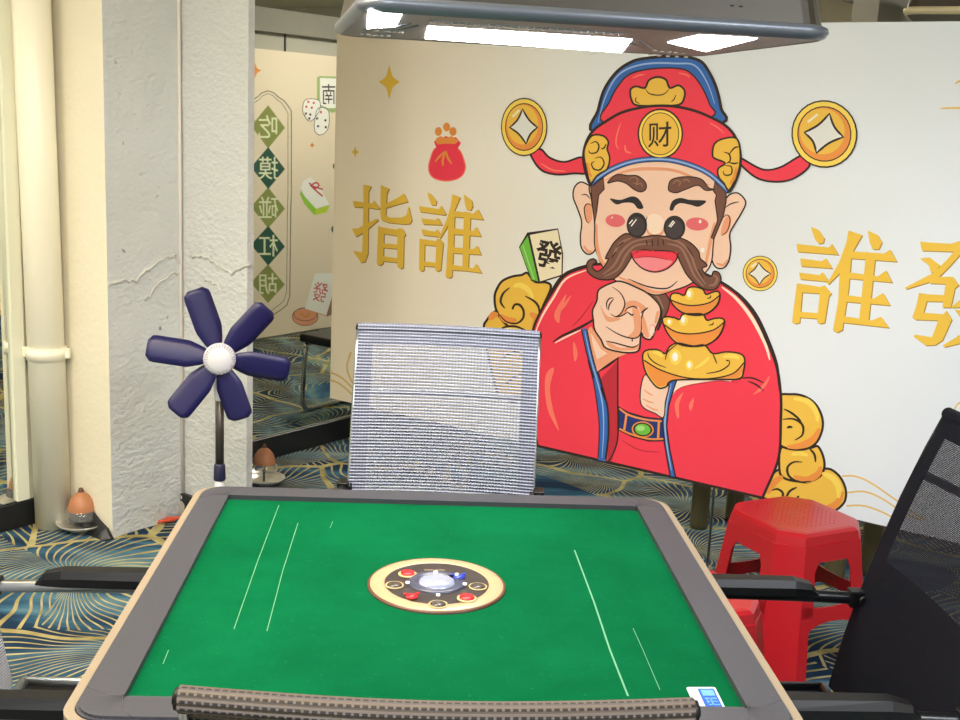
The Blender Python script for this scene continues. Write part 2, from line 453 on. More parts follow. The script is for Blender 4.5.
bm = bmesh.new(); box(bm, PILL_S1+.035-sm, 5.4-sm, -.012, .001, -.004, .004); mesh_obj('frame_strip', bm, STEEL, t)
# pipe
pb = RP(0, .075); 
q = onplane(57, 520, RP(0, .075), ND); sp = (q-O).dot(WD)
q2 = onplane(31, 10, RP(0, .075), ND); sp2 = (q2-O).dot(WD)
sp_ = (onplane(42, 260, RP(0,.075), ND)-O).dot(WD)
bot = RP(sp_+.012, .078); topv = RP(sp_-.022, .078, H)
t = thing('drain_pipe', 'thick cream drain pipe running from floor to ceiling beside the column', 'pipe', bot)
bm = bmesh.new(); tube(bm, [Vector((0,0,0)), topv-bot], .064, 32); mesh_obj('pipe_tube', bm, PIPEM, t)
bm = bmesh.new()
zc = onplane(50, 352, RP(0, .078), ND).z
ax = (topv-bot)*(zc/H)
tube(bm, [ax-Vector((0,0,.022)), ax+Vector((0,0,.022))], .070, 32)
box(bm, -.0845, .0845, -.010, .010, -.018, .018, bev=.003, T=Matrix.Translation(ax))
mesh_obj('pipe_clamp', bm, PIPEM, t)

# ---------------------------------------------------------------- flat printed art
class Plane:
    def __init__(s, P, n, mirror=False):
        s.P, s.n, s.m = P, n.normalized(), mirror
        if (CAM-P).dot(s.n) < 0: s.n = -s.n
    def pt(s, x, y, layer=0):
        v = onplane(x, y, s.P, s.n) + s.n*(layer*.00012)
        if s.m: v = v - ND*(2*(v-O).dot(ND))
        return v
class Art:
    def __init__(s, pl): s.pl, s.bm, s.mats, s.base = pl, bmesh.new(), [], 0
    def mi(s, m):
        if m not in s.mats: s.mats.append(m)
        return s.mats.index(m)
    def fill(s, pts, m, layer=1, smooth=False, n=5):
        P = [tuple(p) for p in (cr(pts, True, n) if smooth else pts)]
        V3 = [Vector((x, y, 0)) for x, y in P]
        tr = tessellate_polygon([V3]); vs = [s.bm.verts.new(s.pl.pt(x, y, layer+s.base)) for x, y in P]
        k = s.mi(m)
        for a in tr:
            try: f = s.bm.faces.new([vs[i] for i in a]); f.material_index = k
            except ValueError: pass
    def line(s, pts, m, w=1.4, layer=2, smooth=True, closed=False, taper=False, n=5):
        P = cr(pts, closed, n) if smooth else [Vector(p) for p in pts]
        N = len(P); k = s.mi(m); L_, R_ = [], []
        for i in range(N):
            a = P[(i-1) % N] if closed else P[max(i-1, 0)]; b = P[(i+1) % N] if closed else P[min(i+1, N-1)]
            d = (b-a); d = d.normalized() if d.length > 1e-6 else Vector((1,0)); nn = Vector((-d.y, d.x))
            ww = w*(.5 if not taper else .12+.88*math.sin(PI*(i+.3)/(N-.4))**.7*.5)
            L_.append(s.bm.verts.new(s.pl.pt(*(P[i]+nn*ww), layer+s.base))); R_.append(s.bm.verts.new(s.pl.pt(*(P[i]-nn*ww), layer+s.base)))
        for i in range(N if closed else N-1):
            j = (i+1) % N
            f = s.bm.faces.new((L_[i], L_[j], R_[j], R_[i])); f.material_index = k
    def shape(s, pts, m, ol=None, w=1.6, layer=1, smooth=True):
        s.fill(pts, m, layer, smooth)
        if ol is not None: s.line(pts, ol, w, layer+1, smooth, True)
    def ell(s, cx, cy, rx, ry, m, layer=1, rot=0, n=28):
        c_, s_ = math.cos(rot), math.sin(rot)
        s.fill([(cx+rx*math.cos(a)*c_-ry*math.sin(a)*s_, cy+rx*math.cos(a)*s_+ry*math.sin(a)*c_) for a in [2*PI*k/n for k in range(n)]], m, layer)
    def glyph(s, ch, cx, cy, w, h, m, layer=3, flip=False, bold=.02, shear=0, rot=0):
        cu = bpy.data.curves.new('glyph', 'FONT'); cu.body = ch; cu.size = 1; cu.offset = bold; cu.resolution_u = 3
        o = bpy.data.objects.new('glyph', cu); COL.objects.link(o)
        me = bpy.data.meshes.new_from_object(o); bpy.data.objects.remove(o)
        k = s.mi(m); vs = []
        for v in me.vertices:
            gx, gy = v.co.x-.5, v.co.y-.38
            if flip: gx = -gx
            x, y = gx*w, -gy*h + gx*shear*w
            vs.append(s.bm.verts.new(s.pl.pt(cx+x*math.cos(rot)-y*math.sin(rot), cy+x*math.sin(rot)+y*math.cos(rot), layer+s.base)))
        for p in me.polygons:
            try: f = s.bm.faces.new([vs[i] for i in p.vertices]); f.material_index = k
            except ValueError: pass
        bpy.data.meshes.remove(me)
    def done(s, name, parent, label=None):
        inv = parent.matrix_basis.inverted()
        bmesh.ops.transform(s.bm, matrix=inv, verts=s.bm.verts)
        nl = (inv.to_3x3() @ (s.pl.n if not s.pl.m else -(s.pl.n - ND*(2*s.pl.n.dot(ND))))) if not s.pl.m else inv.to_3x3() @ ND
        s.bm.normal_update()
        for f in s.bm.faces:
            if f.normal.dot(nl) < 0: f.normal_flip()
        o = mesh_obj(name, s.bm, s.mats, parent)
        if label: o['label'] = label
        return o
def sc_(pts, x0, y0, k): return [(x0+a/k, y0+b/k) for a, b in pts]
cA = lambda *p: sc_(p, 560, 50, 4.8)
cB = lambda *p: sc_(p, 570, 160, 5.144)
cC = lambda *p: sc_(p, 560, 270, 4.8)
cD = lambda *p: sc_(p, 520, 360, 4.8)
cE = lambda *p: sc_(p, 580, 270, 7.2)
cF = lambda *p: sc_(p, 620, 270, 6)
cG = lambda *p: sc_(p, 480, 220, 6)
cH = lambda *p: sc_(p, 750, 380, 4.571)
cI = lambda *p: sc_(p, 340, 170, 6)
cJ = lambda *p: sc_(p, 780, 210, 4.8)
cK = lambda *p: sc_(p, 720, 0, 4)
cL = lambda *p: sc_(p, 480, 0, 4)
def ink(name, c, r=.55): return mat(name, c, r, spec=.3)
INK = ink('print_dark_outline', (48,36,34)); IRED = ink('print_red', (236,62,84)); IRED2 = ink('print_dark_red', (186,46,62))
IGOLD = ink('print_gold', (232,188,76)); IGOLD2 = ink('print_gold_light', (240,212,96)); IORG = ink('print_orange', (230,146,70))
IBLUE = ink('print_blue', (50,104,184)); IBLUE2 = ink('print_blue_light', (150,180,225)); IBLUE3 = ink('print_navy', (34,52,118))
ISKIN = ink('print_skin', (240,204,184)); ISKIN2 = ink('print_skin_shade', (232,162,126)); ISKIN3 = ink('print_skin_pale', (246,222,204))
IBRN = ink('print_brown', (118,80,68)); IBRN2 = ink('print_brown_light', (150,112,98)); IPINK = ink('print_pink', (226,108,116)); IPINK2 = ink('print_pink_light', (240,140,150))
ISALM = ink('print_salmon', (244,122,104)); IWHITE = ink('print_white', (244,242,236)); ICHAR = ink('print_yellow_lettering', (232,192,72))
ICHARS = ink('print_lettering_edge', (168,130,60)); IGREEN = ink('print_green', (110,190,70)); IGREEN2 = ink('print_green_light', (160,214,130))
ICREAM = ink('print_cream', (236,226,196)); IBLK = ink('print_black', (46,42,46)); ILINE = ink('print_gold_line', (222,190,116))

# board plane
bl = atz(330, 398, .315); br = atz(880, 525, .315)
bd = (br-bl); bd.z = 0; blen = bd.length; bd.normalize()
bn = Vector((-bd.y, bd.x, 0))
if (CAM-bl).dot(bn) < 0: bn = -bn
tp = onplane(840, 22.5, bl, bn).z
BW = 3.25; BH = tp-.315; BT = .012
def board_tone():
    m, nt, b = nmat('board_background'); L = nt.links; N = nt.nodes
    tc = N.new('ShaderNodeTexCoord'); s = N.new('ShaderNodeSeparateXYZ'); L.new(tc.outputs['Object'], s.inputs[0])
    r = N.new('ShaderNodeValToRGB'); e = r.color_ramp.elements
    mr = N.new('ShaderNodeMapRange'); mr.inputs['From Max'].default_value = BW
    # warm cream at the left end, passing to bluish white rightwards
    L.new(s.outputs['X'], mr.inputs['Value']); L.new(mr.outputs['Result'], r.inputs['Fac'])
    e[0].position = 0; e[0].color = lin((246,232,200)); e[1].position = 1; e[1].color = lin((222,230,240))
    for p, c in ((.10,(240,230,208)), (.26,(234,231,222)), (.45,(224,231,238))):
        e.new(p).color = lin(c)
    L.new(r.outputs['Color'], b.inputs['Base Color']); b.inputs['Roughness'].default_value = .5; b.inputs['Specular IOR Level'].default_value = .3
    return m
BP = board_tone()
board = thing('poster_board', 'wide cream printed board with a bearded man in red robe and gold Chinese lettering', 'poster', (bl.x, bl.y, .0), math.atan2(bd.y, bd.x))
side = 1 if (Matrix.Rotation(-board.rotation_euler.z, 3, 'Z') @ bn).y > 0 else -1
bm = bmesh.new(); box(bm, 0, BW, *(sorted((0, -side*BT))), .315, tp); mesh_obj('panel', bm, BP, board)
board.matrix_basis = Matrix.LocRotScale(board.location, board.rotation_euler, None)
for px in (708.5,):
    xx = (onplane(px, 530, bl, bn)-bl).dot(bd)
    for x_ in (xx, BW-.25):
        bm = bmesh.new(); tube(bm, [(x_, -side*.018, 0), (x_, -side*.018, tp-.1)], .005, 8)
        box(bm, x_-.02, x_+.02, -side*.018-.02, -side*.018+.02, 0, .006)
        mesh_obj('support_leg', bm, STEEL, board)
for x_ in (.06, BW-.12):
    bm = bmesh.new(); tube(bm, [(x_, -side*.006, tp-.01), (x_, -side*.006, H)], .0025, 6); mesh_obj('hanging_cable', bm, STEEL, board)
BPL = Plane(bl, bn)

# --- four big characters
def chars(polys, name, label):
    a = Art(BPL)
    for k, p in enumerate(polys): a.fill([(x+.9, y+1.0) for x, y in p], ICHARS, 1+k*.3)
    for k, p in enumerate(polys): a.fill(p, ICHAR, 7+k*.5)
    a.done(name, board, label)
zhi = [cI((78,185),(150,195),(195,200),(205,182),(238,225),(235,235),(160,225),(85,222)),
 cI((140,88),(188,95),(172,130),(168,500),(150,550),(125,555),(110,530),(80,490),(90,485),(130,495),(135,480),(142,200)),
 cI((72,350),(110,350),(160,320),(225,290),(230,300),(150,370),(95,400)),
 cI((245,90),(295,110),(282,140),(275,270),(300,285),(370,285),(400,270),(412,215),(432,300),(420,322),(380,325),(290,315),(250,300),(243,260)),
 cI((280,200),(350,165),(385,140),(408,190),(350,205),(275,228)),
 cI((230,335),(265,350),(260,560),(240,572),(222,565)), cI((345,350),(375,350),(395,385),(385,400),(380,585),(365,592),(345,580)),
 cI((230,340),(375,362),(375,400),(250,380)), cI((250,440),(355,447),(355,474),(250,465)), cI((248,515),(352,530),(352,556),(248,545))]
shui = [cI((525,135),(550,145),(580,185),(575,210),(550,210),(535,175)), cI((475,215),(490,218),(595,235),(608,212),(638,265),(625,270),(480,250)),
 cI((488,290),(575,300),(590,285),(615,330),(500,325)), cI((490,355),(570,370),(585,355),(610,400),(600,402),(498,390)),
 cI((478,410),(510,425),(505,600),(490,608),(475,598)), cI((580,415),(600,412),(620,435),(605,600),(585,608),(572,600)),
 cI((480,412),(602,430),(602,458),(500,448)), cI((500,548),(582,556),(582,582),(500,575)),
 cI((675,145),(722,162),(700,215),(680,260),(640,350),(600,412),(595,405),(640,300),(665,220)), cI((745,145),(790,180),(798,215),(785,242),(760,235),(750,200)),
 cI((650,290),(690,250),(682,480),(672,640),(655,648),(635,640),(648,450)), cI((745,250),(785,255),(770,602),(735,597)),
 cI((685,245),(800,262),(830,235),(862,298),(685,280)), cI((680,348),(800,365),(820,340),(848,398),(680,385)),
 cI((675,462),(800,475),(825,452),(848,508),(675,498)), cI((668,566),(800,590),(820,562),(852,618),(760,605),(668,600))]
shui2 = [cJ((148,80),(185,95),(213,135),(208,158),(185,162),(168,140)), cJ((80,162),(235,180),(250,162),(282,215),(85,200)),
 cJ((98,232),(200,245),(222,232),(252,280),(102,270)), cJ((92,300),(190,312),(205,298),(238,345),(98,332)),
 cJ((82,352),(110,362),(95,540),(75,546),(58,538)), cJ((195,368),(215,362),(247,400),(235,415),(215,540),(195,546),(178,538)),
 cJ((82,352),(215,372),(215,402),(100,395)), cJ((92,488),(190,495),(190,522),(92,515)),
 cJ((330,98),(395,120),(355,190),(300,290),(232,358),(228,350),(285,250),(318,160)), cJ((422,98),(470,120),(490,155),(475,188),(445,188),(430,150)),
 cJ((288,290),(345,200),(330,380),(300,575),(275,588),(255,578),(280,440)), cJ((415,200),(460,210),(425,540),(380,535)),
 cJ((338,198),(500,208),(530,190),(562,248),(335,232)), cJ((325,298),(470,318),(510,290),(540,348),(325,328)),
 cJ((316,408),(450,425),(495,398),(530,458),(316,440)), cJ((300,508),(440,530),(485,512),(525,565),(300,540))]
fa = [cJ((672,152),(820,162),(864,148),(900,150),(864,215),(815,270),(760,325),(720,345),(605,380),(600,372),(740,300),(800,240),(835,200),(682,195)),
 cJ((672,232),(720,228),(768,265),(745,300),(725,300),(715,265)), cJ((718,322),(830,320),(860,360),(840,375),(820,468),(780,468),(795,355),(718,352)),
 cJ((668,398),(708,404),(790,408),(790,440),(705,438),(690,490),(655,528),(635,515),(655,460)), 
 cJ((655,490),(785,500),(800,482),(825,525),(780,625),(745,648),(700,650),(640,605),(650,598),(730,610),(760,530),(650,526)),
 cJ((780,650),(864,600),(930,540),(960,560),(864,640),(790,658)), cJ((820,468),(864,430),(900,400),(920,410),(864,468)),
 cJ((838,475),(864,482),(980,560),(1000,620),(960,600),(864,515)), cJ((900,190),(960,260),(1060,330),(1100,335),(1060,290),(980,230),(930,170)),
 cJ((890,380),(1010,392),(1010,420),(890,408)), cJ((990,395),(1020,395),(1030,470),(1070,480),(1070,500),(1010,495)), cJ((850,600),(1080,690),(1100,740),(1040,740),(860,640))]
chars(zhi, 'lettering', 'golden character nearest the left end of the board')
chars(shui, 'lettering', 'golden character left of the red hat coin')
chars(shui2, 'lettering', 'golden character right of the small coin')
chars(fa, 'lettering', 'golden character cut by the right picture edge')

def coin(a, cx, cy, rx, ry, dia, w=2.2, rot=0):
    a.ell(cx, cy, rx, ry, INK, 1, rot); a.ell(cx, cy, rx*.955, ry*.955, IGOLD2, 2, rot)
    a.ell(cx, cy, rx*.82, ry*.82, INK, 3, rot); a.ell(cx, cy, rx*.785, ry*.785, IORG, 4, rot)
    a.ell(cx-rx*.06, cy-ry*.08, rx*.68, ry*.68, IGOLD, 5, rot)
    D = []
    for i in range(4):
        p, q = Vector(dia[i]), Vector(dia[(i+1) % 4]); c = Vector((cx, cy))
        for k in range(6):
            t = k/6; v = p.lerp(q, t); v += (c-v)*(.17*math.sin(PI*t)); D.append(tuple(v))
    a.fill(D, BP2, 6); a.line(D, INK, w, 7, False, True)
    a.line([(cx-rx*.5, cy-ry*.35), (cx-rx*.2, cy-ry*.58)], ICREAM, 2.4, 6)
BP2 = ink('print_board_tone', (222,224,222))
a = Art(BPL); a.base = 32
coin(a, 824.8, 134, 33, 34, cK((440,455),(495,548),(388,612),(340,530)), 2.2, -.3); a.done('printed_coin', board)
a = Art(BPL); a.base = 32
coin(a, 524.7, 127, 23.2, 29.2, cL((173,437),(232,510),(187,575),(122,510)), 1.8); a.done('printed_coin', board)
a = Art(BPL)
coin(a, 760.2, 273.5, 17.6, 17.8, cK((155,1050),(203,1095),(158,1138),(115,1095)), 1.2); a.done('printed_coin', board)

# --- robe
a = Art(BPL); a.base = 10
def cut(pts):   # keep the print on the board (its foot line)
    out = []
    for x, y in pts:
        yb = 398 + (x-330)*(525-398)/(880-330)
        out.append((x, min(y, yb-.15)))
    return out
body = [(600,264),(586,266),(573,270),(563,276),(551.7,293),(541.7,310),(533,331),(530,360),(529,390),(531,420),(536,437),(541,452),(560,475),(600,490),(650,500),(700,510),(740,515),(757,506),(768,485.5),(779,456.6),(781,420.5),(781,395),(777,366),(768,341),(754,314),(737.6,294),(723,283),(700,272),(660,262)]
bb = cut([tuple(v) for v in cr(body, True, 6)])
# foot of the robe follows the board edge exactly
a.fill(bb, IRED, 1); a.line(bb[:len(bb)], INK, 2.6, 2, False, True)
# pale piping along the shoulders
a.line([(587,270),(566,279),(554,297),(543,315),(536,331)], ISKIN3, 2.0, 3, taper=True)
a.line([(722,287),(737,299),(752,318),(765,343),(770,360)], ISKIN3, 3.2, 3, taper=True)
a.line([(721,283),(738,294),(755,314),(768,341),(777,366),(780,392)], INK, 4.0, 4, taper=True)
a.line([(590,266),(566,274),(552,292),(541,311)], INK, 3.6, 4, taper=True)
a.line([(553,342),(562,336),(575,330),(590,322),(600,314)], INK, 2.4, 3, taper=True)
a.line([(555,343),(566,337),(581,330)], ISKIN3, 1.5, 4, taper=True)
a.line([(618,352),(618,380),(618,406),(618,437),(614,452),(609,461)], INK, 1.6, 3)
a.fill(cut(cD((360,120),(470,0),(472,220),(470,370),(440,490),(420,490),(425,350),(415,220),(395,130))), IRED2, 2)
a.line(cC((180,490),(235,455),(285,418)), INK, 2.2, 4, taper=True)
# folds and gloss
for p in (cG((520,445),(455,540),(450,590),(475,618),(485,560)), cD((165,40),(130,60),(120,130),(135,240),(180,330),(186,328),(158,230),(145,130)), cC((65,345),(80,370),(85,410),(72,440),(65,400)),
          cH((90,-20),(60,20),(15,65),(50,50),(80,15)) , cD((785,155),(745,205),(755,275),(765,270),(765,210)), cD((835,180),(812,215),(820,245),(832,215)), cC((55,120),(20,160),(0,200),(30,170))):
    a.fill(p, ISALM, 3, True)
a.line([(748,381),(757,385),(764,391)], INK, 1.6, 3, taper=True); a.line([(742,378),(753,378),(764,383)], INK, 1.6, 3, taper=True)
a.line(cC((160,150),(100,230),(60,270)), IRED2, 1.2, 3, taper=True)
a.line(cut([(622,352+88),(640,450),(660,452)]), IRED2, 1.1, 3, taper=True)
# blue cuff, left
a.fill(cut(cC((105,285),(118,278),(132,285),(160,420),(192,520),(220,624))+cD((390,130),(420,220),(426,350),(412,492),(376,490),(385,330),(372,220),(355,110),(328,0))), IBLUE, 5)
a.line(cut(cC((132,285),(160,420),(192,520),(220,624))+cD((390,130),(420,220),(426,350),(412,478))), INK, 2, 6)
a.line(cut(cC((105,285),(130,400),(165,520))+cD((328,0),(355,110),(372,220),(382,330),(376,470))), INK, 1.2, 6)
a.line(cut(cC((120,292),(148,420),(178,520))+cD((348,20),(385,150),(400,240),(402,350),(395,470))), IBLUE2, 1.3, 6, taper=True)
# blue cuff, right, with pale lining
a.fill(cD((700,190),(735,165),(775,130),(850,112),(960,100),(1010,104),(1010,88),(960,88),(760,94)), ISKIN3, 4, True)
a.line(cD((730,165),(775,132),(850,114),(960,100),(1050,110)), IRED2, 1, 5, taper=True)
a.line(cD((745,94),(850,84),(960,82),(1060,92)), INK, 2, 5, taper=True)
cfr = cut(cD((715,108),(735,98),(752,100),(735,150),(715,220),(705,320),(720,430),(748,562),(722,556),(695,400),(685,300),(690,170)))
a.fill(cfr, IBLUE, 6); a.line(cfr, INK, 1.5, 7, False, True)
a.line(cut(cD((728,112),(708,200),(697,310),(708,420),(728,530))), IBLUE2, 1.4, 7, taper=True)
# belt
bp_ = cD((476,222),(520,252),(600,275),(692,284),(690,388),(620,388),(540,367),(476,336))
a.fill(bp_, IBLUE3, 3); a.line(bp_, INK, 1.5, 4, False, True)
a.line(cD((478,232),(520,262),(600,285),(690,294)), IORG, 1.8, 5); a.line(cD((478,330),(540,358),(620,378),(690,378)), IORG, 1.8, 5)
a.line(cD((512,262),(500,345)), IORG, 2.2, 5, False); a.line(cD((668,292),(664,378)), IORG, 2.2, 5, False)
a.ell(520+590/4.8, 360+333/4.8, 11, 8, IORG, 5, .1); a.ell(520+590/4.8, 360+333/4.8, 9.6, 6.8, INK, 6, .1); a.ell(520+590/4.8, 360+333/4.8, 7.8, 5.6, IGREEN, 7, .1); a.ell(520+580/4.8, 360+327/4.8, 4.2, 2.8, IGREEN2, 8)
a.done('printed_robe', board)

# --- clouds
def cloud(parts, strokes, gl, name):
    a = Art(BPL)
    for i, p in enumerate(parts): a.fill(p, IGOLD, 1+i*2, True); a.line(p, INK, 2.4, 2+i*2, True, True)
    for p in gl: a.line(p, IORG, 6, 8, taper=True)
    for p in strokes: a.line(p, INK, 2.1, 9, taper=True)
    return a
a = cloud([[(484,331),(487,320),(496,311),(512,309),(525,322),(545,335),(540,370),(520,400),(500,395),(492,372)], cG((100,545),(88,480),(95,430),(130,370),(190,340),(250,330),(285,318),(330,370),(400,375),(425,410),(370,540),(330,690),(250,690),(150,620))],
 [cG((225,510),(205,512),(195,535),(210,508),(240,510),(262,545),(258,590),(220,620),(160,610),(110,560)), cG((150,530),(125,490),(140,440),(180,405)), cG((270,455),(330,490),(355,530),(355,580)), cG((110,660),(160,640),(220,640),(280,665)), [(500,360),(515,352),(530,360)], [(505,385),(520,375),(536,384)]],
 [cG((120,570),(160,600),(220,600)), cG((300,560),(340,590),(320,640)), cG((60,600),(80,570),(110,570))], 'c')
a.line(cG((200,400),(240,390),(290,420),(320,470)), IGOLD2, 5, 8, taper=True); a.line(cG((120,655),(180,648),(250,660)), IGOLD2, 4, 8)
a.ell(510, 345, 8, 5, ISALM, 9); a.done('printed_cloud', board)
a = cloud([cH((340,405),(400,430),(435,490),(435,550),(400,590),(360,603),(200,572),(90,548),(50,530),(70,490),(130,410),(230,450)),
  cH((270,310),(310,303),(335,350),(340,400),(320,440),(270,465),(230,465),(160,450),(135,410),(150,300)),
  cH((120,85),(190,65),(250,75),(300,110),(330,170),(330,230),(300,290),(240,318),(150,305),(120,250))],
 [cH((150,180),(200,178),(240,205),(240,250),(205,275)), cH((155,132),(190,150),(225,180),(240,210)), cH((170,220),(180,214),(195,216)), cH((240,375),(200,375),(172,400),(180,440),(225,465),(280,462)), cH((270,310),(295,340),(300,375)),
  cH((100,505),(125,498),(150,515),(145,545),(130,552)), cH((160,555),(180,510),(215,490)), cH((200,565),(215,540),(225,530))],
 [cH((170,305),(230,300),(290,270),(318,220)), cH((200,440),(260,455),(310,430),(325,395)), cH((250,580),(340,590),(400,560),(425,510)), cH((80,520),(110,470),(150,440))], 'c')
a.line(cH((200,85),(260,95),(300,140),(310,190)), IGOLD2, 5, 8, taper=True); a.line(cH((330,425),(380,450),(405,490),(405,540)), IGOLD2, 6, 8, taper=True)
a.line(cH((190,340),(230,335),(265,345)), IGOLD2, 4, 8, taper=True)
a.done('printed_cloud', board)
for p in (cH((420,440),(480,440),(560,475),(690,565),(800,640)), cH((445,515),(520,510),(600,540),(700,605),(780,640)), cH((440,575),(520,575),(600,602),(670,638)),
          [(330,380),(340,384),(355,397)], [(351,352),(347,366),(350,378),(357,388),(366,396)], [(330,372),(342,378),(356,391),(372,404)], [(957,420),(954,412),(958,404),(966,400)]):
    a = Art(BPL); a.line(cut(p), ILINE, 1.8, 1); a.done('printed_gold_line', board)
for p in ([(940,108.5),(962,108),(985,110)], [(955,84),(962,81),(980,86)]):
    a = Art(BPL); a.line(p, ILINE, 2.2, 1, taper=True); a.done('printed_gold_line', board)

# --- mahjong tile print beside the shoulder
a = Art(BPL); a.base = 8
a.fill(cG((235,162),(285,75),(470,50),(500,200),(497,335),(360,378),(308,365)), INK, 4)
a.fill(cG((240,165),(288,95),(350,368),(312,358)), IGREEN, 5); a.fill(cG((300,90),(467,58),(492,200),(490,328),(362,368),(345,290)), ICREAM, 5)
a.line(cG((258,150),(325,355)), IGREEN2, 1.2, 6, False)
a.glyph('發', 549.3, 254.5, 26, 29, INK, 6, shear=.12, bold=.022, rot=.08)
a.done('printed_tile', board)

# --- hat and head
a = Art(BPL); a.base = 28
# arms of the hat holding the coins
la = cL((205,605),(245,597),(280,630),(340,648),(412,630),(425,690),(380,693),(310,698),(250,682),(215,640)); ra = cK((80,630),(170,677),(240,670),(310,630),(330,625),(360,662),(300,712),(230,727),(150,712),(85,658))
for p in (la, ra): a.fill(p, IRED, 1, True); a.line(p, INK, 2, 2, True, True)
a.line([(541,163),(553,170),(566,171)], ISALM, 1.6, 3, taper=True)
# top of the hat
hat = cA((165,395),(185,290),(215,190),(270,110),(330,65),(400,42),(560,30),(670,50),(720,110),(755,190),(775,280),(782,350),(480,400))
a.fill(hat, IBLUE, 3, True); a.line(hat, INK, 3, 4, True, True)
a.line(cA((185,350),(215,240),(265,140),(330,90),(430,65),(560,65),(650,75),(710,160),(745,260)), IBLUE2, 1.6, 4, taper=True)
hr = cA((208,345),(240,250),(280,175),(340,115),(450,90),(580,90),(640,120),(690,190),(720,260),(732,320),(480,380))
a.fill(hr, IRED, 5, True); a.line(hr, INK, 1.5, 6, True, True)
a.line(cA((350,135),(380,122),(410,118)), ISALM, 1.4, 7, taper=True); a.line(cA((570,110),(610,120),(625,132)), ISALM, 1.4, 7, taper=True)
ig = cA((340,205),(345,185),(370,175),(410,182),(430,145),(470,130),(510,142),(530,182),(570,170),(598,190),(600,225),(575,262),(480,268),(370,265),(345,235))
a.fill(ig, IGOLD, 7, True); a.line(ig, INK, 2, 8, True, True)
a.line(cA((412,185),(430,208),(470,217),(505,210),(528,185)), INK, 1.1, 8, taper=True); a.line(cA((370,225),(365,245),(385,258)), INK, 1, 8, taper=True); a.line(cA((560,215),(548,240),(535,248)), INK, 1, 8, taper=True)
# brim band
br_ = cA((165,385),(220,345),(300,300),(400,275),(480,268),(560,272),(650,292),(730,325),(800,365),(845,420),(868,500),(860,590),(815,680),(780,650),(720,600),(640,562),(540,535),(440,530),(340,545),(250,580),(190,620),(150,645),(125,580),(115,510),(130,440))
a.fill(br_, IRED, 9, True); a.line(br_, INK, 2.8, 10, True, True)
a.line(cA((295,350),(278,400),(272,450),(285,475)), ISALM, 1.5, 10, taper=True); a.line(cA((315,455),(320,485),(345,495)), ISALM, 1.8, 10, taper=True)
a.line(cA((720,350),(760,372),(790,400)), ISALM, 1.2, 10, taper=True)
tr_ = cA((152,640),(190,610),(250,572),(340,538),(440,524),(540,529),(640,556),(718,594),(778,645),(808,676))
a.line(tr_, INK, 5.6, 10); a.line(tr_, IBLUE, 4.2, 11); a.line(tr_, IBLUE2, 1.6, 11.5)
lo = cA((130,450),(160,410),(210,412),(235,440),(230,475),(242,520),(230,570),(200,590),(180,605),(150,640),(132,580),(118,500))
ro = cA((735,500),(745,450),(790,425),(850,425),(868,490),(860,580),(815,672),(790,640),(765,610),(762,570),(795,543),(745,520))
for p in (lo, ro): a.fill(p, IGOLD, 11, True); a.line(p, INK, 1.8, 12, True, True)
for p in (cA((150,450),(175,440),(190,460),(180,490),(150,495),(140,480)), cA((170,520),(200,515),(215,545),(195,575),(165,570),(155,545),(170,535)), cA((200,475),(215,470),(225,450)), cA((790,490),(815,500),(820,530),(800,545)), cA((815,500),(840,470),(862,465)), cA((815,540),(840,545),(860,540)), cA((795,555),(825,560),(825,595),(795,600),(785,580))):
    a.line(p, INK, 1.4, 13, taper=True)
a.line(cA((135,540),(140,580),(155,610)), IORG, 3, 12, taper=True); a.line(cA((850,560),(840,610),(818,645)), IORG, 3, 12, taper=True)
# medallion
a.ell(661, 133.8, 22.8, 25.4, INK, 11); a.ell(661, 133.8, 21.2, 23.6, IGOLD2, 12); a.ell(661, 133.8, 18.8, 21.4, INK, 13); a.ell(661, 133.8, 18, 20.6, IGOLD, 14)
a.glyph('财', 660.5, 134.5, 25, 27, INK, 15, bold=.006, shear=-.05)
a.done('printed_hat', board)

a = Art(BPL); a.base = 22
face = [(591,183),(592,200),(595,222),(595,244),(599,257),(604,268),(616.7,281),(636,287),(655.5,295),(675,290),(690.5,284),(706,272),(712,261),(714,241),(718,220),(719,200),(718,184),(700,166),(660,158),(615,166)]
le = [(600,182),(592,186),(581.7,182),(575,187),(573.5,197),(577.8,208.6),(582,222),(580.7,236),(581.7,247.5),(587.5,254),(594,252),(597,243),(597,225)]
re_ = [(718,205),(725.5,199),(731,194),(739,193.4),(746,202),(742,212.5),(735,224),(730,234),(731,247.5),(729,261),(723.6,268),(716,267),(712,257),(714,235)]
for p in (le, re_): a.fill(p, ISKIN, -3, True); a.line(p, INK, 1.5, -2, True, True)
a.fill(cB((75,240),(95,222),(112,235),(116,300),(98,326),(80,300)), ISKIN2, -1, True); a.line(cB((115,235),(92,225),(75,250),(85,310),(100,325)), INK, 1, 0, taper=True)
a.fill(cB((815,285),(830,300),(825,350),(800,385),(778,380),(790,320)), ISKIN2, -1, True); a.line(cB((785,300),(810,282),(825,310),(810,365),(780,388)), INK, 1, 0, taper=True)
a.line(cB((800,245),(830,225),(870,215)), INK, 1.1, 0, taper=True); a.line(cB((60,180),(85,178),(105,200)), INK, 1, 0, taper=True)
a.line(cB((120,470),(95,470),(72,440)), ISKIN2, 2.5, 0, taper=True); a.line(cB((815,510),(790,540),(755,530)), ISKIN2, 2.5, 0, taper=True)
a.fill(face, ISKIN, 1, True); a.line(face, INK, 1.4, 2, True, True)
a.line(cB((140,330),(140,430),(165,520),(230,580)), ISKIN2, 3.2, 3, taper=True); a.line(cB((745,320),(722,430),(700,540)), ISKIN2, 3.2, 3, taper=True)
a.line(cB((180,105),(300,55),(430,45),(560,60),(720,130)), ISKIN2, 3, 3, taper=True)
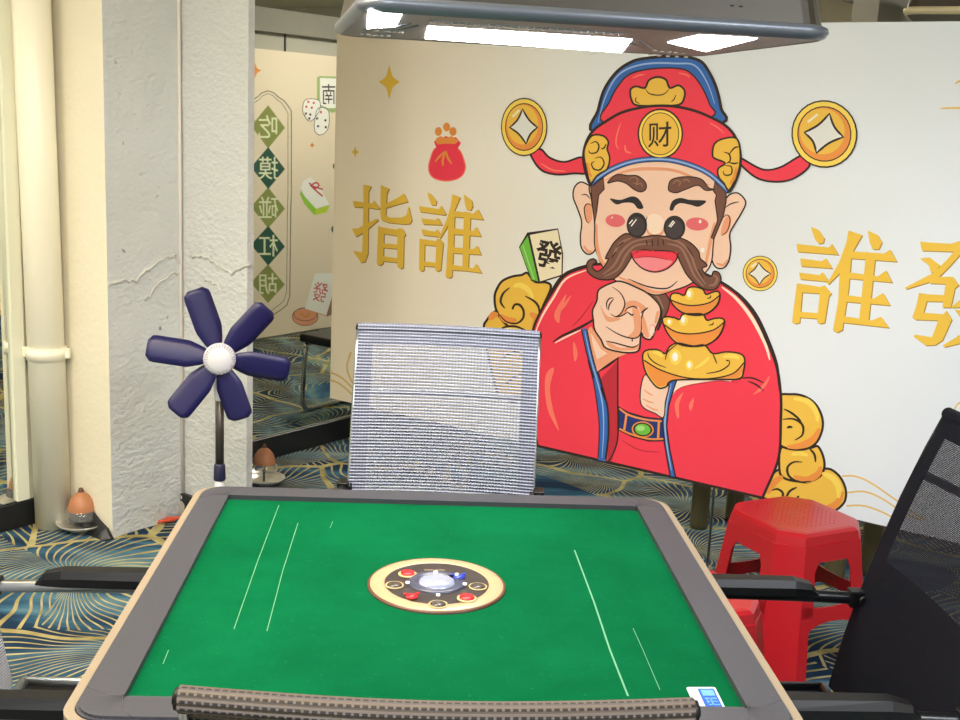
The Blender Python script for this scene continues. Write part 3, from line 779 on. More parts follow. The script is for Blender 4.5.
# hair at the temples
hl = cB((108,130),(175,92),(178,150),(150,180),(140,260),(130,325),(118,240)); hr2 = cB((745,112),(805,160),(805,215),(790,290),(740,410),(728,400),(762,310),(748,210),(755,180),(740,160))
for p in (hl, hr2): a.fill(p, IBRN, 4); a.line(p, INK, 1.2, 5, False, True)
# brows, lids, cheeks
for p in (cB((195,118),(240,76),(300,80),(350,82),(390,115),(392,150),(365,164),(330,150),(290,120),(245,108)), cB((508,142),(520,105),(560,90),(620,86),(680,100),(715,143),(745,150),(700,156),(660,130),(600,150),(550,168),(515,160))):
    a.fill(p, IBRN, 4, True); a.line(p, INK, 1.2, 5, True, True)
for p in (cB((305,100),(330,88),(350,100),(345,120),(325,118)), cB((340,130),(365,120),(375,140)), cB((530,125),(550,105),(570,115),(560,135)), cB((580,110),(600,100),(620,115))): a.line(p, IBRN2, 1.3, 6, taper=True)
for p in (cB((208,198),(262,205),(320,187),(356,200),(380,245),(352,250),(325,222),(280,220),(240,228)), cB((514,252),(530,210),(570,195),(620,205),(702,210),(665,240),(620,230),(572,222),(545,235),(530,260))): a.fill(p, IBLK, 5, True)
a.ell(615.7, 220.6, 9.8, 6.4, IPINK, 4, .1); a.ell(697.6, 224, 11.2, 6.6, IPINK, 4, .05)
a.line(cB((215,300),(222,292)), IWHITE, 1, 5, False); a.ell(700.5, 221.5, 1.3, 1.8, IWHITE, 5); a.ell(703, 250, 2, 2.2, IWHITE, 5)
# nose
a.fill(cB((392,320),(400,290),(435,276),(470,290),(490,330),(480,370),(440,392),(405,378)), ISKIN3, 6, True); a.line(cB((395,350),(410,378),(440,390),(475,375),(488,340)), ISKIN2, 2.6, 7, taper=True)
a.line(cB((400,290),(392,320),(396,355)), INK, .9, 7, taper=True)
# moustache
mo = cB((430,388),(490,392),(545,396),(590,408),(630,432),(664,470),(672,505),(700,530),(706,545),(682,558),(700,588),(728,598),(742,572),(770,582),(778,620),(752,662),(702,666),(652,640),(604,590),(572,530),(545,478),(500,468),(460,466),(420,466),(380,462),(332,480),(310,515),(272,572),(222,612),(150,612),(100,582),(88,545),(98,518),(124,508),(140,524),(124,535),(118,552),(140,572),(168,560),(190,530),(200,506),(185,505),(206,462),(235,418),(290,378),(350,398))
a.fill(mo, IBRN, 8, True); a.line(mo, INK, 1.4, 9, True, True)
for p in (cB((430,400),(330,420),(270,470),(230,540),(170,590)), cB((420,430),(340,440),(290,490),(250,560),(180,600)), cB((470,400),(560,420),(620,480),(650,560),(700,640)), cB((500,430),(570,450),(610,520),(640,590),(690,650)), cB((320,400),(260,430),(225,490)), cB((740,590),(760,610),(745,640),(715,645))): a.line(p, IBRN2, 2.2, 10, taper=True)
for p in (cB((395,410),(400,440)), cB((425,405),(428,445)), cB((455,405),(455,445)), cB((240,470),(215,505)), cB((480,405),(485,440)), cB((600,440),(640,500)), cB((660,560),(690,610)), cB((280,420),(240,450))): a.line(p, INK, 1, 11, taper=True)
# mouth and beard
a.fill(cB((314,475),(380,462),(440,466),(500,468),(560,476),(545,520),(500,560),(440,576),(380,560),(335,520)), IRED, 9, True)
a.line(cB((314,475),(335,520),(380,560),(440,576),(500,560),(545,520),(560,476)), INK, 1.4, 12)
a.fill(cB((328,508),(380,500),(430,500),(490,508),(530,520),(490,556),(435,570),(375,552)), IPINK2, 10, True); a.line(cB((328,508),(380,498),(440,500),(530,518)), IRED2, .9, 11, taper=True)
a.line(cB((300,610),(400,650),(500,660),(555,622)), INK, 1.4, 4, taper=True); a.line(cB((250,600),(340,640),(440,680),(520,670)), ISKIN2, 3, 3, taper=True)
bd_ = cC((360,90),(430,85),(490,100),(525,140),(520,190),(495,240),(470,290),(490,200),(440,130))
a.fill(bd_, IBRN, -1, True); a.line(bd_, INK, 1.2, 0, True, True); a.line(cC((430,95),(470,130),(500,190)), IBRN2, 1.8, 0, taper=True)
# sunglasses worn low on the nose
for cx, cy, rx, ry in ((637.4,225.1,10.3,12.6), (675,227.7,10.9,12.2)):
    a.ell(cx, cy, rx, ry, IBLK, 13); a.ell(cx, cy+1, rx*.8, ry*.75, ink('print_lens_grey', (70,62,66)), 14)
for p in (cB((318,340),(345,305)), cB((308,328),(325,308)), cB((512,342),(535,312)), cB((520,345),(542,318))): a.line(p, IWHITE, 1.1, 15, False)
a.done('printed_face', board)

# --- hands
a = Art(BPL); a.base = 26
a.fill(cC((134,290),(150,270),(230,380),(330,398),(280,418),(230,450),(180,488),(155,400)), ISKIN2, 2); a.line(cC((134,290),(155,400),(180,488)), INK, 1, 3, taper=True); a.fill(cC((150,300),(200,380),(230,400),(180,430),(160,360)), ISKIN, 3)
hd = cE((240,90),(180,115),(135,150),(125,220),(95,290),(100,360),(110,430),(155,500),(190,560),(300,590),(390,592),(430,570),(438,500),(446,450),(460,480),(490,498),(520,490),(545,430),(580,340),(582,270),(545,215),(480,160),(400,120),(330,90),(280,80))
a.fill(hd, ISKIN, 5, True); a.line(hd, INK, 1.7, 9, True, True)
for p in (cE((225,315),(260,330),(300,300),(325,250),(345,290),(330,310),(270,345)), cE((380,280),(430,290),(440,440),(400,485),(350,480),(395,420)), cE((450,310),(480,380),(500,480),(470,475),(448,420)), cE((330,235),(400,220),(480,270),(440,300),(420,265),(345,270)), cE((200,510),(300,560),(430,540),(420,572),(300,580),(215,555)), cE((150,250),(200,330),(300,350),(200,370)), cE((555,300),(575,300),(560,370),(540,380))): a.fill(p, ISKIN2, 6, True)
for p in (cE((235,120),(290,160),(320,210),(325,255),(300,310),(260,335),(222,312)), cE((200,285),(195,240),(215,205),(245,200)), cE((210,290),(215,250),(248,205)), cE((325,300),(345,275),(385,262),(410,270),(412,280)), cE((345,300),(370,320),(385,320)), cE((375,330),(390,315)),
          cE((445,330),(442,450),(400,490),(330,480),(260,450),(190,405)), cE((440,310),(470,285),(495,270)), cE((495,270),(460,300),(448,350)), cE((190,510),(260,525),(380,555),(430,530)), cE((380,495),(380,515)), cE((250,335),(300,330),(350,300))): a.line(p, INK, 1.25, 8, taper=True)
a.ell(580+524/7.2, 270+435/7.2, 3.3, 6.2, IPINK2, 8, .12); a.ell(580+523/7.2, 270+437/7.2, 2.6, 5.4, ISKIN3, 9, .12)
h2 = cD((600,72),(582,130),(580,200),(600,232),(650,256),(690,275),(700,200),(715,120),(660,130),(630,90))
a.fill(h2, ISKIN, -4, True); a.line(h2, INK, 1.2, -3, True, True)
for p in (cD((595,140),(620,160),(640,170)), cD((590,185),(620,200),(645,205)), cD((605,215),(640,235),(665,240))): a.line(p, ISKIN2, 1.5, -2, taper=True)
a.done('printed_hand', board)

# --- three stacked gold ingots
def ingsh(a):
  a.base = 39
  for p in (cF((560,500),(585,560)), cF((170,495),(180,525),(220,560),(280,585)), cF((660,540),(655,570),(600,605),(520,620)), cF((640,540),(658,545))): a.line(p, INK, 1.2, 2, taper=True)
  a.line(cF((200,490),(240,500),(260,520)), IGOLD2, 4, 1, taper=True); a.line(cF((620,520),(680,515),(720,530)), IGOLD2, 4, 1, taper=True); a.line(cF((450,590),(500,560),(540,520)), IGOLD2, 3, 1, taper=True)
def ingot(parts, lip, dome, shine, base, extra=None):
    a = Art(BPL); a.base = base
    a.fill(parts, IGOLD, 1, True); a.line(parts, INK, 1.6, 6, True, True)
    a.fill(lip[0]+lip[1], IORG, 2, False)
    a.line(lip[0], INK, 1.3, 6); a.line(dome, INK, 1.1, 6, taper=True)
    for x, y, r in shine: a.ell(x, y, r, r*1.3, IGOLD2, 3); a.ell(x-.3, y-.3, r*.5, r*.75, IWHITE, 4)
    if extra: extra(a)
    a.done('printed_ingot', board)
ingot(cF((140,510),(165,480),(230,478),(275,500),(300,460),(350,438),(440,455),(510,450),(560,500),(640,490),(720,500),(750,530),(745,600),(720,650),(600,655),(330,660),(280,700),(230,705),(180,650),(150,590)),
      (cF((148,540),(250,600),(400,645),(550,650),(680,620),(746,555)), cF((742,600),(718,645),(600,652),(330,656),(278,692),(232,700),(185,645),(155,585))),
      cF((275,540),(290,490),(350,442)), [(676,357,6), (690,365,4)], 32, ingsh)
ingot(cF((258,300),(280,280),(330,285),(360,295),(380,265),(440,262),(500,265),(525,300),(570,290),(610,288),(630,310),(600,390),(530,445),(440,458),(350,440),(290,380)),
      (cF((265,325),(340,370),(440,382),(560,360),(628,312)), cF((598,390),(528,442),(440,455),(352,437),(292,378))), cF((535,330),(560,325),(562,310)), [(684,320,4.5), (670,322,3)], 34)
ingot(cF((305,165),(320,140),(355,140),(390,150),(410,110),(450,100),(500,115),(520,145),(560,132),(590,128),(603,150),(585,210),(520,262),(440,270),(370,250),(320,205)),
      (cF((310,180),(380,205),(450,212),(540,195),(600,152)), cF((583,210),(518,259),(440,267),(372,248),(322,205))), cF((525,170),(545,165),(548,150)), [(690,294,4.5)], 36)

# --- money bag and stars
a = Art(BPL)
a.fill([(437,147),(430,160),(429,171),(434,178),(446,181),(459,178),(465,170),(464,160),(457,148)], IRED, 1, True); a.line([(437,147),(430,160),(429,171),(434,178),(446,181),(459,178),(465,170),(464,160),(457,148)], ISALM, 1.2, 2, True, True)
a.fill([(434,142),(438,137),(442,138),(446,136),(451,138),(456,137),(461,143),(457,150),(446,151),(437,149)], IRED, 3); a.fill([(435,141),(440,136),(446,138),(452,136),(459,141),(455,144),(446,143.5),(438,144.5)], IORG, 4)
for x, y in ((438.5,131.5),(446.7,127),(453,131.5)): a.ell(x, y, 3.6, 4.4, IORG, 4)
for p in ([(446,151),(440,156),(435,162)], [(446,151),(448,158),(452,164)], [(446,151),(443,159),(443,166)]): a.line(p, IORG, 2, 5, taper=True)
a.done('printed_money_bag', board)
def star(a, cx, cy, rx, ry, m):
    D = []
    T = [(cx, cy-ry), (cx+rx, cy), (cx, cy+ry), (cx-rx, cy)]
    for i in range(4):
        p, q = Vector(T[i]), Vector(T[(i+1) % 4]); c = Vector((cx, cy))
        for k in range(5):
            t = k/5; v = p.lerp(q, t); v += (c-v)*(.36*math.sin(PI*t)); D.append(tuple(v))
    a.fill(D, m, 1)
for v_ in ((389.3, 82, 10.5, 17.5), (355.2, 152, 3.8, 6)):
    a = Art(BPL); star(a, *v_, ICHAR); a.done('printed_star', board)

# ---------------------------------------------------------------- facing partition with the second poster (seen in the mirror)
vp = atz(255, 340, 0); pdist = (vp-O).dot(ND)      # virtual image distance = real distance
VPL = Plane(O + ND*pdist, ND, True)
ztop = onplane(255, 48.5, O+ND*pdist, ND).z
struct('wall_partition', rbox(1.05, 4.7, pdist+.012, pdist+.11, 0, onplane(300, 13, O+ND*pdist, ND).z), mat('partition_paint', (176,172,160), .85, bump=.1, bscale=20))
pp = thing('poster_board', 'printed board with column of green diamond characters, seen in the mirror', 'poster', RP(1.08, pdist, 0), WANG)
pp.matrix_basis = Matrix.LocRotScale(pp.location, pp.rotation_euler, None)
bm = bmesh.new(); box(bm, 0, 3.55, -.012, -.0005, .012, ztop); mesh_obj('panel', bm, ink('print_peach_ground', (236,220,196), .6), pp)
zb1 = onplane(300, 13, O+ND*pdist, ND).z
zb2 = onplane(300, 36, O+ND*pdist, ND).z
struct('trim_8', rbox(1.05, 4.7, pdist-.03, pdist+.012, zb2, zb1), mat('beam_paint_grey', (138,134,124), .9, bump=.3, bscale=12))
sv = lambda x, y: (onplane(x, y, O+ND*pdist, ND)-O).dot(WD)
bm = rbox(sv(284,48)-.006, sv(284,48)+.006, pdist+.004, pdist+.0125, ztop, zb2); struct('trim_9', bm, SEAM)
mA = lambda *p: sc_(p, 250, 60, 5.144)
mB = lambda *p: sc_(p, 250, 190, 5.144)
DG = ink('print_dark_green', (52,92,78)); OG = ink('print_olive_green', (142,150,84)); PALE = ink('print_pale_green', (232,234,196)); MLN = ink('print_border_green', (96,104,84)); MRED = ink('print_vermilion', (206,84,78))
MGRN = ink('print_lime', (150,200,70))
cen = [mA((84,343))[0], mA((84,555))[0], mB((84,90))[0], mB((84,285))[0], mB((83,480))[0]]
for i, (ch, (cx, cy)) in enumerate(zip('吃摸碰杠胡', cen)):
    a = Art(VPL); hh = 21.6 - i*.55
    a.fill([(cx, cy-hh), (cx+16.8, cy+1), (cx, cy+hh), (cx-17.2, cy-1)], OG if i % 2 == 0 else DG, 1)
    a.glyph(ch, cx, cy, 21, 25-.6*i, PALE, 3, flip=True, bold=.004)
    a.done('printed_diamond', pp)
a = Art(VPL)
brd = mA((84,158),(115,170),(135,190),(165,208),(185,235),(203,262),(203,500),(203,700)) + mB((200,100),(198,300),(195,545),(180,590),(150,615),(125,630),(84,660))
lft = [(2*cen[0][0]-x - .8, y) for x, y in brd[::-1]]
pass
full = brd + lft[1:-1]
a.line(full, MLN, .9, 1, False, True); a.done('printed_border', pp)
a = Art(VPL); cxm = cen[0][0]; cym = 170
full = [(cxm+(x-cxm)*(1-3.2/22), cym+(y-cym)*.965) for x, y in full]
a.line(full, MLN, .6, 1, False, True); a.done('printed_border', pp)
for v_ in ((253, 70.5, 6.5, 8), (310.3, 145, 2.6, 3.2)):
    a = Art(VPL); star(a, *v_, IORG); a.done('printed_star', pp)
for x, y, r1, r2, m in ((334,166,3,3.4,DG), (331.5,229,2,3.2,DG), (333.5,200,1.2,1.2,MRED), (331.6,264,1,1.4,DG)):
    a = Art(VPL); a.ell(x, y, r1, r2, m, 1); a.done('printed_dot', pp)
a = Art(VPL)
a.fill(mA((335,90),(350,82),(450,86),(450,262),(410,272),(385,250),(335,235)), ink('print_tile_side', (160,186,120)), 1); a.fill(mA((350,92),(455,96),(455,245),(395,248),(350,230)), IWHITE, 2)
a.glyph('南', 250+395/5.144, 60+175/5.144, 15, 22, INK, 3, flip=True, bold=.0); a.done('printed_tile', pp)
for poly, dots in ((mA((275,205),(320,200),(350,215),(345,265),(300,315),(265,275),(262,240)), [(290,215,MRED),(318,220,MRED),(280,240,MRED),(308,245,MRED),(278,275,INK),(300,280,INK),(295,300,INK)]), (mA((330,270),(355,243),(395,265),(392,350),(355,385),(322,360)), [(355,268,MRED),(335,300,INK),(340,340,INK),(378,310,INK),(380,345,INK)])):
    a = Art(VPL); a.fill(poly, IWHITE, 4, True); a.line(poly, INK, .6, 5, True, True)
    for x, y, m in dots: a.ell(250+x/5.144, 60+y/5.144, 1.1, 1.3, m, 5)
    a.done('printed_dice', pp)
a = Art(VPL)
a.fill(mB((252,0),(270,30),(330,95),(322,128),(270,70),(248,20)), MGRN, 1); a.fill(mB((330,95),(402,75),(385,115),(322,128)), ink('print_lime_light', (190,214,70)), 1)
a.fill(mA((262,625),(300,600),(345,640),(375,700))+mB((400,75),(330,95),(270,30),(252,-10)), IWHITE, 1)
a.line(mA((295,630),(320,660),(345,645),(330,630),(310,650),(365,700)), MRED, 1.6, 2); a.line(mA((300,645),(365,665)), MRED, 1.6, 2); a.done('printed_tile', pp)
a = Art(VPL)
a.ell(250+275/5.144, 190+650/5.144, 13.2, 9.2, INK, 1); a.ell(250+275/5.144, 190+650/5.144, 12.7, 8.7, ISKIN2, 2); a.ell(250+275/5.144, 190+638/5.144, 11.8, 6.6, INK, 3); a.ell(250+275/5.144, 190+638/5.144, 11.3, 6.1, ISKIN2, 4); a.line(mB((250,630),(275,650),(300,630)), IORG, 1.6, 5); a.done('printed_coin', pp)
a = Art(VPL)
a.fill(mB((415,520),(425,540),(410,640),(385,650),(380,640)), IBRN2, 5); a.fill(mB((325,428),(420,425),(418,530),(382,645),(272,610)), IWHITE, 6); a.line(mB((272,610),(382,645)), ISKIN2, 1, 7, False)
a.glyph('發', 250+352/5.144, 190+523/5.144, 16, 21, MRED, 7, flip=True, bold=.0, rot=.2); a.done('printed_tile', pp)

# ---------------------------------------------------------------- mahjong table
TZ = .76
tb = thing('mahjong_table', 'automatic mahjong table with green felt top, grey rim and round control disc', 'table', (0,0,0))
HI, HM, HO = .420, .478, .492
def tapered_ring(bm, outer, inner, zo, zi, mi=0):
    n = len(outer)
    o = [bm.verts.new((x, y, zo)) for x, y in outer]; i_ = [bm.verts.new((x, y, zi)) for x, y in inner]
    for k in range(n):
        j = (k+1) % n; f = bm.faces.new((o[k], o[j], i_[j], i_[k])); f.material_index = mi; f.smooth = False
bm = bmesh.new(); box(bm, -.425, .425, -.425, .425, TZ-.012, TZ); mesh_obj('felt_top', bm, FELT, tb)
bm = bmesh.new()
nn = 8
outer = rrect(HM, HM, .045, nn); inner = rrect(HI, HI, .004, nn)
ringprism(bm, outer, inner, TZ-.03, TZ+.010); 
es = [e for e in bm.edges if all(abs(v.co.z-(TZ+.010)) < 1e-5 for v in e.verts) and max(abs(e.verts[0].co.x), abs(e.verts[0].co.y)) > HM-.03]
bmesh.ops.bevel(bm, geom=es, offset=.004, segments=2, affect='EDGES')
mesh_obj('rim', bm, RIM, tb)
bm = bmesh.new(); o2 = rrect(HO, HO, .055, nn); i2 = rrect(HM+.0008, HM+.0008, .0455, nn)
ringprism(bm, o2, i2, TZ-.045, TZ+.004); mesh_obj('edge_band', bm, RIMC, tb)
for (sx, sy) in ((1,1), (1,-1), (-1,1), (-1,-1)):   # corner piece joint: thin seams on the rim
    a0 = (sx*(HI+.001), sy*(HI+.001))
    for ex, ey in ((sx*(HM-.004), sy*(HI-.022)), (sx*(HI-.022), sy*(HM-.004))):
        bm = bmesh.new(); tube(bm, [(a0[0], a0[1], TZ+.0098), ((a0[0]+ex)/2+sx*.004, (a0[1]+ey)/2+sy*.004, TZ+.0098), (ex, ey, TZ+.0098)], .0009, 5); mesh_obj('corner_seam', bm, SEAM, tb)
bm = bmesh.new()
for (w0, w1, z0, z1) in ((.455,.455,.70,.725),):
    box(bm, -w0, w0, -w0, w0, z0, TZ-.013, bev=.004)
prof = [(.30,.60,.72)]
lo = [bm.verts.new((x, y, .66)) for x, y in ((-.27,-.27),(.27,-.27),(.27,.27),(-.27,.27))]; hi = [bm.verts.new((x, y, .70)) for x, y in ((-.40,-.40),(.40,-.40),(.40,.40),(-.40,.40))]
bm.faces.new(lo[::-1])
for k in range(4): bm.faces.new((lo[k], lo[(k+1) % 4], hi[(k+1) % 4], hi[k]))
box(bm, -.21, .21, -.21, .21, .44, .66, bev=.01)
mesh_obj('body', bm, TBODY, tb)
bm = bmesh.new(); box(bm, -.10, .10, -.10, .10, .06, .44, bev=.01); mesh_obj('pedestal', bm, RIM, tb)
bm = bmesh.new(); box(bm, -.28, .28, -.05, .05, 0, .06, bev=.01); box(bm, -.05, .05, -.28, .28, 0.0, .055, bev=.01); mesh_obj('foot', bm, RIM, tb)
# slot lines on the felt
def fl(pts, w):
    bm = bmesh.new(); P = [atz(x, y, TZ+.0006) for x, y in pts]
    for i in range(len(P)-1):
        d = (P[i+1]-P[i]); n = Vector((-d.y, d.x, 0)).normalized()*w/2
        v = [bm.verts.new(q) for q in (P[i]-n, P[i+1]-n, P[i+1]+n, P[i]+n)]; bm.faces.new(v)
    bmesh.ops.recalc_face_normals(bm, faces=bm.faces)
    return bm
for pts, w in (([(279,505),(257,563),(234,629)], .0014), ([(298,523),(283,570),(267,631)], .0014), ([(574.5,550),(594,602),(610,650),(628,696)], .0028), ([(633,628),(643,650),(660,690)], .0011), ([(168.5,650),(163,664)], .0012), ([(333,521),(330,528)], .0010)):
    mesh_obj('felt_mark', fl(pts, w), CHALK, tb)
# control disc
RD = .1150
bm = bmesh.new(); lathe(bm, [(RD+.003, TZ-.002), (RD+.003, TZ+.002), (RD+.001, TZ+.004)], 64); mesh_obj('disc_base', bm, mat('dark_bronze_ring', (84,52,36), .4), tb)
bm = bmesh.new(); lathe(bm, [(RD, TZ), (RD, TZ+.003), (RD-.003, TZ+.005), (RD-.018, TZ+.006), (RD-.026, TZ+.005), (RD-.028, TZ+.003)], 64, cap=False); mesh_obj('disc_ring', bm, mat('peach_ring_plastic', (176,146,112), .35), tb)
bm = bmesh.new(); lathe(bm, [(0.0001, TZ+.0050), (RD-.025, TZ+.0050)][::-1], 64, cap=False)
bmesh.ops.recalc_face_normals(bm, faces=bm.faces); mesh_obj('disc_plate', bm, mat('charcoal_disc_plate', (52,45,44), .35), tb)
bm = bmesh.new(); lathe(bm, [(.048, TZ+.004), (.048, TZ+.007), (.044, TZ+.009), (.036, TZ+.008), (.034, TZ+.006), (.0001, TZ+.0062)], 48, cap=False); mesh_obj('dice_ring', bm, mat('slate_dice_ring', (66,68,86), .3), tb)
bm = bmesh.new(); lathe(bm, [(.031, TZ+.006), (.029, TZ+.010), (.023, TZ+.0135), (.013, TZ+.0155), (.0001, TZ+.016)], 40, cap=False)
DOME = mat('dice_dome_glass', (205,212,240), .05, coat=.5, trans=.55); mesh_obj('dice_dome', bm, DOME, tb)
RB = mat('red_button', (190,30,36), .3); YL = mat('disc_gold_marking', (190,170,120), .4); WH = mat('white_indicator', (240,240,235), .3, emit=.4); BLU = mat('blue_button', (40,60,180), .3)
def dpt(ang, r): return (r*math.cos(math.radians(ang)), r*math.sin(math.radians(ang)))
def dpx(x, y):
    v = atz(350+x/5.647, 545+y/5.647, TZ+.008); return v.x, v.y
for (px, py, r) in ((325,160,.0135), (660,297,.0140)):
    cx, cy = dpx(px, py)
    bm = bmesh.new(); lathe(bm, [(r+.0025, TZ+.006), (r+.0025, TZ+.0075), (r, TZ+.008)], 24, (cx, cy, 0)); b_ = mesh_obj('button_ring', bm, YL, tb)
    bm = bmesh.new(); lathe(bm, [(r*.9, TZ+.008), (r*.85, TZ+.011), (.0001, TZ+.010)], 24, (cx, cy, 0), cap=False); mesh_obj('button', bm, RB, b_)
for (px, py) in ((252,222), (722,230), (498,330)):
    cx, cy = dpx(px, py); bm = bmesh.new(); lathe(bm, [(.0155, TZ+.006), (.0155, TZ+.0075), (.0135, TZ+.0075), (.0135, TZ+.0062)], 24, (cx, cy, 0), cap=False)
    b_ = mesh_obj('button_ring', bm, YL, tb)
    bm = bmesh.new(); lathe(bm, [(.0125, TZ+.006), (.012, TZ+.0085), (.0001, TZ+.009)], 24, (cx, cy, 0), cap=False); mesh_obj('button', bm, mat('smoked_button', (70,62,56), .2), b_)
for (px, py) in ((483,163), (325,222), (648,230), (497,292)):
    cx, cy = dpx(px, py); bm = bmesh.new(); lathe(bm, [(.0034, TZ+.010), (.0034, TZ+.0125)], 12, (cx, cy, 0)); mesh_obj('indicator_light', bm, WH, tb)
for (px, py, m, k) in ((350,288,RB,0), (615,178,BLU,1)):
    cx, cy = dpx(px, py); bm = bmesh.new(); lathe(bm, [(.010, TZ+.006), (.010, TZ+.009), (.0001, TZ+.010)], 20, (cx, cy, 0), cap=False)
    for a_ in (0, 1, 2):
        dx, dy = dpt(40+120*a_, .012); lathe(bm, [(.0032, TZ+.009), (.0032, TZ+.0108)], 8, (cx+dx, cy+dy, 0))
    mesh_obj('button', bm, m, tb)
    if k:
        bm = bmesh.new(); lathe(bm, [(.004, TZ+.010), (.004, TZ+.010)], 10, (cx-.014, cy-.002, 0)); mesh_obj('button', bm, RB, tb)
        bm = bmesh.new(); lathe(bm, [(.003, TZ+.009), (.003, TZ+.0125)], 10, (cx-.004, cy+.002, 0)); mesh_obj('indicator_light', bm, WH, tb)
cx, cy = dpx(480, 137); bm = bmesh.new(); box(bm, cx-.019, cx-.002, cy-.003, cy+.003, TZ+.006, TZ+.0068); box(bm, cx+.001, cx+.018, cy-.003, cy+.003, TZ+.006, TZ+.0068); mesh_obj('disc_marking', bm, mat('disc_dim_marking', (120,104,84), .4), tb)

# plastic card at the near right corner
q = [atz(x, y, TZ+.0022) for x, y in ((686,687), (715,687), (728,707), (695,707))]
crd = thing('playing_card', 'white and blue card lying on the felt by the near right rim corner', 'card', (q[0].x, q[0].y, TZ+.0012))
ux = (q[1]-q[0]); ux.z = 0; cw = ux.length; ux.normalize(); uy = (q[3]-q[0]); uy.z = 0; chh = uy.length*1.15; uy.normalize()
def cpt(u, v, z): p = ux*(u*cw) + uy*(v*chh); return (p.x, p.y, z)
def cquad(bm, u0, v0, u1, v1, z, mi=0, rnd=0):
    pts = [(u0,v0),(u1,v0),(u1,v1),(u0,v1)]
    vs = [bm.verts.new(cpt(u, v, z)) for u, v in pts]; f = bm.faces.new(vs); f.material_index = mi; f.normal_update()
    if f.normal.z < 0: f.normal_flip()
bm = bmesh.new()
pts = [(u/.062+.5, v/.088+.5) for u, v in rrect(.031, .044, .005, 4)]
a_ = [bm.verts.new(cpt(u, v, 0)) for u, v in pts]; b_ = [bm.verts.new(cpt(u, v, .001)) for u, v in pts]
bm.faces.new(a_); bm.faces.new(b_)
for k in range(len(a_)): bm.faces.new((a_[k], a_[(k+1) % len(a_)], b_[(k+1) % len(a_)], b_[k]))
bmesh.ops.recalc_face_normals(bm, faces=bm.faces); mesh_obj('card_sheet', bm, mat('white_card', (186,198,212), .4), crd)
bm = bmesh.new(); CB = mat('card_blue', (18,78,180), .4); CLB = mat('card_light_blue', (100,156,225), .3)
cquad(bm, .36, .08, .92, .95, .0013); mesh_obj('blue_field', bm, CB, crd)
bm = bmesh.new(); cquad(bm, .44, .14, .86, .40, .0016)
for (u0,v0,u1,v1) in ((.46,.48,.86,.54),(.62,.48,.68,.80),(.48,.62,.86,.66),(.50,.76,.88,.80),(.48,.56,.54,.72)): cquad(bm, u0, v0, u1, v1, .0016)
mesh_obj('light_marks', bm, CLB, crd)
bm = bmesh.new(); cquad(bm, .12, .50, .26, .86, .0014); mesh_obj('grey_marks', bm, mat('card_pale_grey', (190,204,220), .3), crd)

